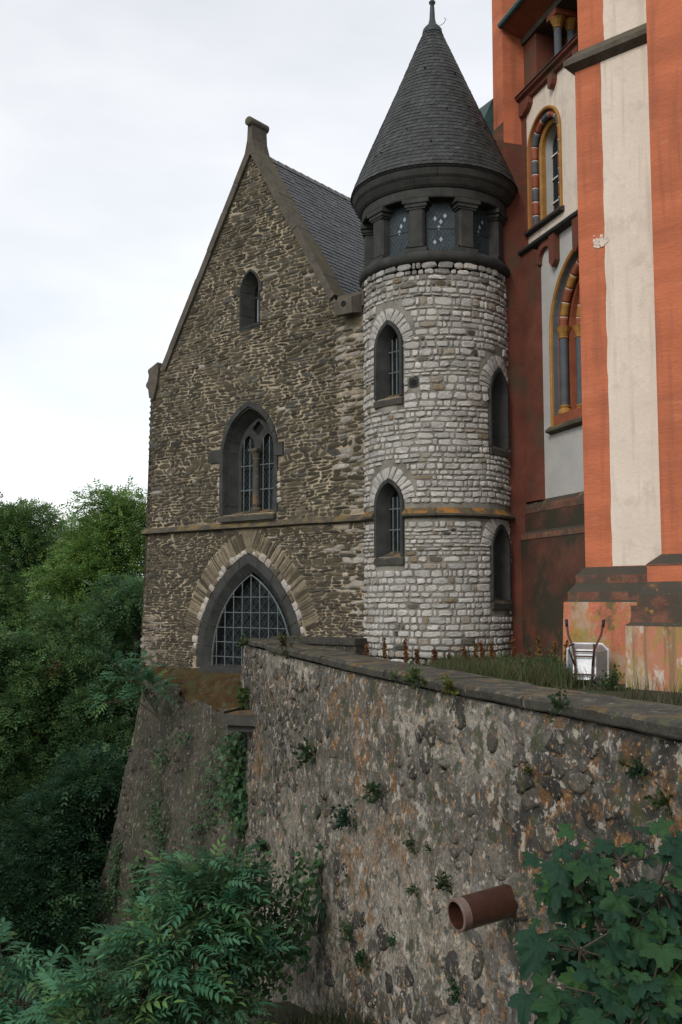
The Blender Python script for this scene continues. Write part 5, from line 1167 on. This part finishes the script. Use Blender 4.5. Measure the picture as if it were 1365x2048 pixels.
# --- climbers: leaf masses lying on the walls
def climber(name, at, label, pts, size, cat='climber', tint=(1, 1, 1)):
    """pts: (world point, outward normal, spread, leaf count) blobs of small leaves over a stem"""
    at = np.array(at); t = empty(name, at); tag(t, label, cat); Q = []; C = []; st = MB(); prev = None
    for (p, nrm, sp, n) in pts:
        p = np.array(p)-at; nrm = np.array(nrm); v = NR.normal(0, 1, (n, 3)); sp = np.array(sp); c = p+v*sp[None]*.5
        c = c+nrm[None]*(np.abs(NR.normal(0, .5, (n, 1)))*sp.min())
        d = nrm[None]*.5+NR.normal(0, .55, (n, 3))+np.array([[0, 0, -.35]]); d /= np.linalg.norm(d, axis=1, keepdims=True)
        s_ = size*NR.uniform(.6, 1.25, (n, 1)); up = nrm[None]+NR.normal(0, .4, (n, 3)); w = np.cross(d, up); w /= np.linalg.norm(w, axis=1, keepdims=True)+1e-9
        Q.append(np.stack([c, c+d*s_*.42+w*s_*.40, c+d*s_, c+d*s_*.42-w*s_*.40], 1)); C.append(GREENS[NR.integers(0, 5, n)]*np.array(tint)*NR.uniform(.7, 1.3, (n, 1)))
        if prev is not None: st.tube([prev, (prev+p)/2, p], .012, 5)
        else: st.tube([p-np.array([0, 0, .4]), p], .014, 5)
        prev = p
    st.build('stem', M['bark'], t); o = bpy.data.objects.new('foliage', quads_mesh('foliage', np.concatenate(Q), np.concatenate(C), M['leaf'])); link(o, t); return t
BN = (-.62, -.78, .1); WN = (-.957, -.289, 0)
def bast_pt(px, py): # point on the bastion front
    lo, hi = 20., 33.; inv = CH_M.inverted()
    f = lambda D: (lambda q: q.y-(ledge_y(q.x)-.19*max(0, ledge_z(q.x)-q.z)))(inv @ Vector(look(px, py, D)))
    for _ in range(40):
        m = (lo+hi)/2
        if f(m) > 0: hi = m
        else: lo = m
    return look(px, py, lo-.05)
climber('hanging_climber', bast_pt(500, 1560), 'dense hanging green climber in the corner below the stone spout', [(bast_pt(480, 1490), BN, (.30, .3, .35), 160), (bast_pt(490, 1540), BN, (.5, .4, .5), 260), (bast_pt(500, 1590), BN, (.55, .4, .5), 300), (bast_pt(498, 1635), BN, (.35, .3, .45), 200), (bast_pt(470, 1570), BN, (.35, .3, .5), 120)], .16)
climber('ivy', bast_pt(190, 1900), 'ivy sheet climbing the lower left edge of the bastion', [(bast_pt(190, 1830), BN, (.25, .2, .5), 260), (bast_pt(178, 1870), BN, (.4, .25, .6), 420), (bast_pt(170, 1930), BN, (.5, .25, .7), 520)], .10)
climber('ivy', bast_pt(232, 1760), 'narrow ivy streak up the middle of the bastion', [(bast_pt(230, 1800), BN, (.25, .2, .5), 180), (bast_pt(232, 1750), BN, (.18, .15, .5), 150), (bast_pt(238, 1705), BN, (.12, .1, .4), 70)], .09)
climber('ivy', bast_pt(320, 1640), 'thin patchy ivy growing high on the bastion face', [(bast_pt(325, 1680), BN, (.35, .15, .8), 260), (bast_pt(318, 1620), BN, (.35, .15, .7), 220), (bast_pt(330, 1520), BN, (.4, .15, .4), 120), (bast_pt(420, 1640), BN, (.6, .15, .9), 260), (bast_pt(440, 1560), BN, (.4, .15, .7), 180), (bast_pt(380, 1480), BN, (.6, .15, .25), 110)], .09)
climber('shrub', bast_pt(290, 1770), 'upright green shrub in front of the bastion, left of the feathery bush', [(bast_pt(290, 1800), BN, (.3, .3, .5), 110), (bast_pt(285, 1750), BN, (.22, .2, .4), 90)], .2)
def wp_(px, py, off=.05):
    p, s_ = wall_hit(px, py); return tuple(p+np.array([-.957, -.289, 0])*off)
climber('wall_shrub', wp_(660, 1790), 'blue green seedling standing on the rubble wall above the foot bushes', [(wp_(665, 1720), WN, (.10, .1, .2), 20), (wp_(660, 1760), WN, (.22, .2, .25), 36), (wp_(672, 1800), WN, (.26, .2, .25), 40), (wp_(665, 1840), WN, (.2, .2, .25), 26)], .17, 'plant', (1, 1.05, 1.15))
climber('low_bush', wp_(640, 1890, .3), 'low broad leaved bush at the foot of the rubble wall', [(wp_(630, 1890, .4), WN, (.4, .4, .4), 150), (wp_(600, 1930, .5), WN, (.5, .5, .45), 190), (wp_(660, 1880, .2), WN, (.25, .3, .4), 60)], .17, 'bush', (1, 1.05, 1.05))
climber('brush', P_(560, 1850, 16.2), 'tall thin dark brush standing between bush and rubble wall', [(P_(530, 1790, 16.8), WN, (.25, .3, .8), 240), (P_(560, 1840, 16.4), WN, (.35, .3, .9), 320), (P_(595, 1830, 16.2), WN, (.25, .3, .8), 230), (P_(610, 1780, 16.2), WN, (.12, .2, .8), 110), (P_(540, 1930, 15.8), WN, (.5, .4, .6), 300)], .11, 'bush', (.85, .9, .8))
# small tufts rooted in wall and coping
def tuft(name, p, label, n, L, nrm=(0, 0, 1), col=(.06, .13, .05), kind='leaf', cat='weed', group=None, lf=.30):
    p = np.array(p); t = empty(name, p); tag(t, label, cat, group); nrm = np.array(nrm, float); b = MB(); Q = []; C = []
    v = nrm[None]*.55+NR.normal(0, .5, (n, 3))+np.array([[0, 0, .35]]); v /= np.linalg.norm(v, axis=1, keepdims=True); ln = L*NR.uniform(.5, 1.15, n)
    if kind == 'blade':
        for k in range(n): q = v[k]*ln[k]; b.tube([(0, 0, 0), q*.55+np.array([0, 0, .02]), q+np.array([0, 0, -.25*ln[k]])], [.006, .004, .001], 3, col=np.array(col)*NR.uniform(.7, 1.3))
        b.build('blades', M['leaf'], t)
    else:
        for k in range(n): b.tube([(0, 0, 0), v[k]*ln[k]*.5, v[k]*ln[k]], [.005, .004, .002], 3, col=(.09, .10, .04))
        b.build('stems', M['leaf'], t); m = 7
        for k in range(m):
            f = NR.uniform(.25, 1, (n, 1)); c = v*ln[:, None]*f+NR.normal(0, .07*L, (n, 3)); d = v+NR.normal(0, .7, (n, 3)); d /= np.linalg.norm(d, axis=1, keepdims=True); s_ = L*lf*NR.uniform(.6, 1.2, (n, 1)); w = np.cross(d, NR.normal(0, 1, (n, 3))); w /= np.linalg.norm(w, axis=1, keepdims=True)+1e-9
            Q.append(np.stack([c, c+d*s_*.45+w*s_*.36, c+d*s_, c+d*s_*.45-w*s_*.36], 1)); C.append(np.array(col)[None]*NR.uniform(.7, 1.35, (n, 1)))
        o = bpy.data.objects.new('leaves', quads_mesh('leaves', np.concatenate(Q), np.concatenate(C), M['leaf'])); link(o, t)
    return t
def cp_(px, py): # on the coping edge
    p, s_ = wall_hit(px, py); return tuple(p+np.array([-.957, -.289, 0])*.09)
BR = (.10, .17, .05)
tuft('coping_weed', cp_(852, 1362), 'bright green weed hanging over the coping below the tower', 16, .24, WN, BR)
tuft('coping_weed', cp_(928, 1382), 'yellow flowering weed growing from under the coping edge', 16, .22, WN, (.16, .17, .04))
tuft('coping_weed', cp_(1140, 1415), 'trailing weed on the coping edge below the wheelbarrow', 14, .17, WN, (.06, .12, .05))
tuft('coping_weed', cp_(806, 1357), 'tiny bright tuft under the coping left of the hanging weed', 9, .13, WN, BR)
tuft('coping_weed', cp_(580, 1293), 'reddish green weed on the far end of the coping', 14, .3, (-.5, -.2, .6), (.10, .10, .04))
tuft('coping_weed', cp_(500, 1290), 'leafy green tuft on the far corner of the coping', 14, .26, (-.5, -.2, .5), BR)
tuft('ledge_weed', tuple(bast_pt(500, 1400)), 'light green weed cushion beside the mossy ledge above the spout', 22, .42, BN, (.10, .18, .05))
for (px, py, lab, L, kind, col) in ((720, 1645, 'dark leafy rosette halfway up the rubble wall', .30, 'leaf', (.03, .085, .05)), (1262, 1530, 'yellow green grassy tuft on the dark stretch of wall', .14, 'blade', (.16, .18, .04)), (1295, 1545, 'drooping green weed right of the grassy tuft on the wall', .16, 'leaf', (.06, .12, .06)),
        (1352, 1605, 'leafy weed with pale flowers at the right edge of the wall', .16, 'leaf', (.09, .14, .05)), (775, 1590, 'green tuft on the wall left of the lichen streaks', .26, 'leaf', (.06, .12, .05)), (640, 1510, 'thin green plants high on the wall below the pale plaster', .36, 'leaf', (.06, .11, .045)),
        (670, 1600, 'dry brownish grass tuft on the upper wall', .34, 'blade', (.09, .08, .04)), (728, 1865, 'green cushion low on the wall above the moss', .20, 'leaf', (.06, .14, .05)), (818, 1880, 'small round tuft low on the wall below the lichen', .15, 'leaf', (.06, .14, .06)), (755, 1920, 'lowest green weed on the wall near the ground', .22, 'leaf', (.06, .13, .05)),
        (945, 1985, 'green tuft near the bottom edge below the clay pipe', .17, 'leaf', (.05, .12, .05)), (880, 1700, 'grassy green tuft on the wall above and left of the pipe', .18, 'blade', (.09, .13, .04)), (915, 1770, 'brownish green tuft touching the clay pipe from above', .17, 'leaf', (.05, .09, .035)), (1075, 1545, 'tiny yellowish weed left of the dark wall stretch', .09, 'leaf', (.12, .14, .04)),
        (842, 1690, 'small green sprig in the middle of the lichen wall', .13, 'leaf', (.07, .13, .05)), (600, 1400, 'reddish dry weed high on the far wall end', .22, 'blade', (.13, .07, .04)), (905, 1540, 'drooping brown fern under the coping, left of the pale plaster', .16, 'blade', (.07, .08, .04)), (850, 1780, 'bright little clump level with the clay pipe', .12, 'leaf', (.06, .15, .06)), (560, 1700, 'thin plants on the shaded wall foot', .3, 'leaf', (.045, .09, .045))):
    tuft('wall_weed', wp_(px, py), lab, 16, L, WN, col, kind)
# dock spikes, grass and green growth on the terrace
def dock(p, h, label, tilt, col=(.33, .13, .055)):
    t = empty('dock_plant', p); tag(t, label, 'weed', 'dock plants on the terrace'); b = MB(); top = np.array((tilt, R_.uniform(-.05, .05), h)); b.tube([(0, 0, 0), top*.5, top], [.008, .006, .003], 4, col=col); b.build('stalk', M['leaf'], t)
    n = 170; f = np.linspace(.32, 1, n)[:, None]; c = top[None]*f+NR.normal(0, .024, (n, 3))*(1.35-f); d = NR.normal(0, 1, (n, 3)); d /= np.linalg.norm(d, axis=1, keepdims=True); w = np.cross(d, NR.normal(0, 1, (n, 3))); w /= np.linalg.norm(w, axis=1, keepdims=True); s_ = .055
    o = bpy.data.objects.new('seed_head', quads_mesh('seed_head', np.stack([c, c+d*s_*.5+w*s_*.4, c+d*s_, c+d*s_*.5-w*s_*.4], 1), np.array(col)[None]*NR.uniform(.6, 1.3, (n, 1)), M['leaf'])); link(o, t)
    n = 14; c = NR.normal(0, .05, (n, 3))*np.array([[1, 1, .3]]); d = NR.normal(0, .6, (n, 3))+np.array([[0, 0, .7]]); d /= np.linalg.norm(d, axis=1, keepdims=True); w = np.cross(d, NR.normal(0, 1, (n, 3))); w /= np.linalg.norm(w, axis=1, keepdims=True); s_ = .42*h*NR.uniform(.6, 1.2, (n, 1))
    o = bpy.data.objects.new('leaves', quads_mesh('leaves', np.stack([c, c+d*s_*.5+w*s_*.16, c+d*s_, c+d*s_*.5-w*s_*.16], 1), GREENS[NR.integers(0, 5, n)]*1.1, M['leaf'])); link(o, t)
DK = [(735, 21.6, .62, 'rusty dock spike at the low parapet end, leftmost on the terrace'), (772, 21.3, .80, 'tall rusty dock spike at the left foot of the tower'), (815, 21.5, .75, 'slender dock spike second from the left along the tower foot'), (838, 21.4, .55, 'short dock spike third along the tower foot'), (866, 21.2, .55, 'faded dock spike before the middle of the tower foot'),
      (932, 20.9, .62, 'dock spike right of the tower middle'), (953, 21.0, .70, 'dock spike paired close to its right neighbour at the tower foot'), (968, 20.9, .72, 'dock spike below the lower right tower window'), (988, 20.8, .68, 'dock spike near the right edge of the tower'),
      (1030, 21.0, .80, 'leaning dock spike just right of the tower'), (1050, 20.6, .62, 'dock spike in the grass right of the tower'), (1080, 20.2, .90, 'tallest yellowish dock spike before the dark plinth'), (1106, 20.0, .75, 'dock spike left of the wheelbarrow'), (1130, 19.6, .78, 'brown dock spike beside the buttress corner'), (908, 21.0, .45, 'low dock plant in the green weeds by the tower')]
for i, (px, D, h, lab) in enumerate(DK):
    p = look(px, 1300, D); dock((p[0], p[1], 0), h, lab, R_.uniform(-.12, .12), (.34, .22, .07) if i in (11, 12) else (.33, .135+R_.uniform(-.03, .05), .055))
def grass(poly_pts, n, hmin, hmax, label, cols, name='grass', zb=0.):
    P = np.array(poly_pts); i = NR.integers(0, len(P), n); c = P[i]+NR.normal(0, .28, (n, 2)); h = NR.uniform(hmin, hmax, n); base = np.stack([c[:, 0], c[:, 1], np.full(n, zb)], 1)
    d = np.stack([NR.normal(0, .3, n), NR.normal(0, .3, n), np.ones(n)], 1); tip = base+d*h[:, None]; s_ = np.stack([NR.normal(0, 1, n), NR.normal(0, 1, n), np.zeros(n)], 1); s_ /= np.linalg.norm(s_, axis=1, keepdims=True); w = s_*.010
    mid = base+d*h[:, None]*.5; Q = np.stack([base-w, base+w, tip+w*.15, tip-w*.15], 1); cc = np.array(cols)[NR.integers(0, len(cols), n)]*NR.uniform(.7, 1.3, (n, 1))
    o = bpy.data.objects.new(name, quads_mesh(name, Q, cc, M['leaf'])); link(o); tag(o, label, 'grass', kind='stuff')
gp = []
for px in range(885, 1240, 6):
    for D in np.arange(14.5, 22.5, .5):
        p = look(px, 1300, D)
        if math.hypot(p[0]-TC[0], p[1]-TC[1]) > TR+.15: gp.append((p[0], p[1]))
gp = [q for q in gp if q[1] > 18.3 and proj((q[0], q[1], 0))[0] < 1128]
grass(gp, 17000, .12, .46, 'tall grass and weeds on the terrace between tower and buttress', [(.11, .19, .07), (.14, .20, .08), (.22, .20, .09), (.09, .16, .065), (.26, .17, .09)])
gp = [(lambda p: (p[0], p[1]))(look(px, 1300, D)) for px in range(1240, 1366, 8) for D in np.arange(13, 15.5, .4)]
grass(gp, 260, .15, .5, 'thin grass stalks at the foot of the near buttress', [(.09, .11, .05), (.12, .10, .05)])
for (px, D, L, lab) in ((915, 20.6, .55, 'leafy green weed clump at the tower foot'), (1010, 20.2, .6, 'leafy green weed clump just right of the tower edge'), (1048, 19.6, .6, 'bushy green weeds before the dark plinth'), (1085, 19.3, .7, 'tallest bushy weeds before the dark plinth'), (1118, 19.0, .6, 'bushy weeds at the left of the wheelbarrow'), (1222, 17.8, .5, 'dark weeds between wheelbarrow and near buttress')):
    p = look(px, 1300, D); tuft('terrace_weed', (p[0], p[1], 0), lab, 34, L*.85, (0, 0, .6), (.11, .19, .07), lf=.17)
# mossy boulder and rough ground in the foreground
def boulder(p, r, label, seed):
    t = empty('mossy_rock', p); tag(t, label, 'rock'); b = MB(); V = []; F = []; n1, n2 = 18, 28
    for i in range(n1+1):
        th = math.pi*i/n1
        for k in range(n2):
            ph = 2*math.pi*k/n2; q = 1+.5*(float(vnoise(3+1.7*math.cos(ph)*math.sin(th)+seed, 1.9*math.sin(ph)*math.sin(th)+2*math.cos(th)))-.5)
            V.append((r[0]*q*math.sin(th)*math.cos(ph), r[1]*q*math.sin(th)*math.sin(ph), r[2]*q*math.cos(th)))
    F = [(i*n2+k, i*n2+(k+1) % n2, (i+1)*n2+(k+1) % n2, (i+1)*n2+k)[::-1] for i in range(n1) for k in range(n2)]
    ro = b.add(V, F, (.10, .085, .06)).build('rock', M['mrock'], t, smooth=True); return t
bp = P_(545, 2075, 14.5); boulder((bp[0], bp[1], gz1(bp[0], bp[1])), (.8, .6, .72), 'orange mossed rock at the bottom edge beside the feathery bush', 1)
fg = []
for px in range(470, 900, 10):
    for D in np.arange(13.0, 16.5, .35):
        p = look(px, 2000, D); fg.append((p[0], p[1]))
P = np.array(fg); n = 5000; i = NR.integers(0, len(P), n); c = P[i]+NR.normal(0, .25, (n, 2)); h = NR.uniform(.12, .42, n); zb = ground_z(c[:, 0], c[:, 1])
d = np.stack([NR.normal(0, .45, n), NR.normal(0, .45, n), np.ones(n)], 1); base = np.stack([c[:, 0], c[:, 1], zb], 1); tip = base+d*h[:, None]; s_ = NR.normal(0, 1, (n, 3)); s_[:, 2] = 0; s_ /= np.linalg.norm(s_, axis=1, keepdims=True); w = s_*.012
o = bpy.data.objects.new('grass', quads_mesh('grass', np.stack([base-w, base+w, tip+w*.2, tip-w*.2], 1), np.array([(.05, .09, .035), (.08, .10, .045), (.12, .10, .05)])[NR.integers(0, 3, n)]*NR.uniform(.7, 1.3, (n, 1)), M['leaf'])); link(o); tag(o, 'rough grass on the bank at the foot of the rubble wall', 'grass', kind='stuff')
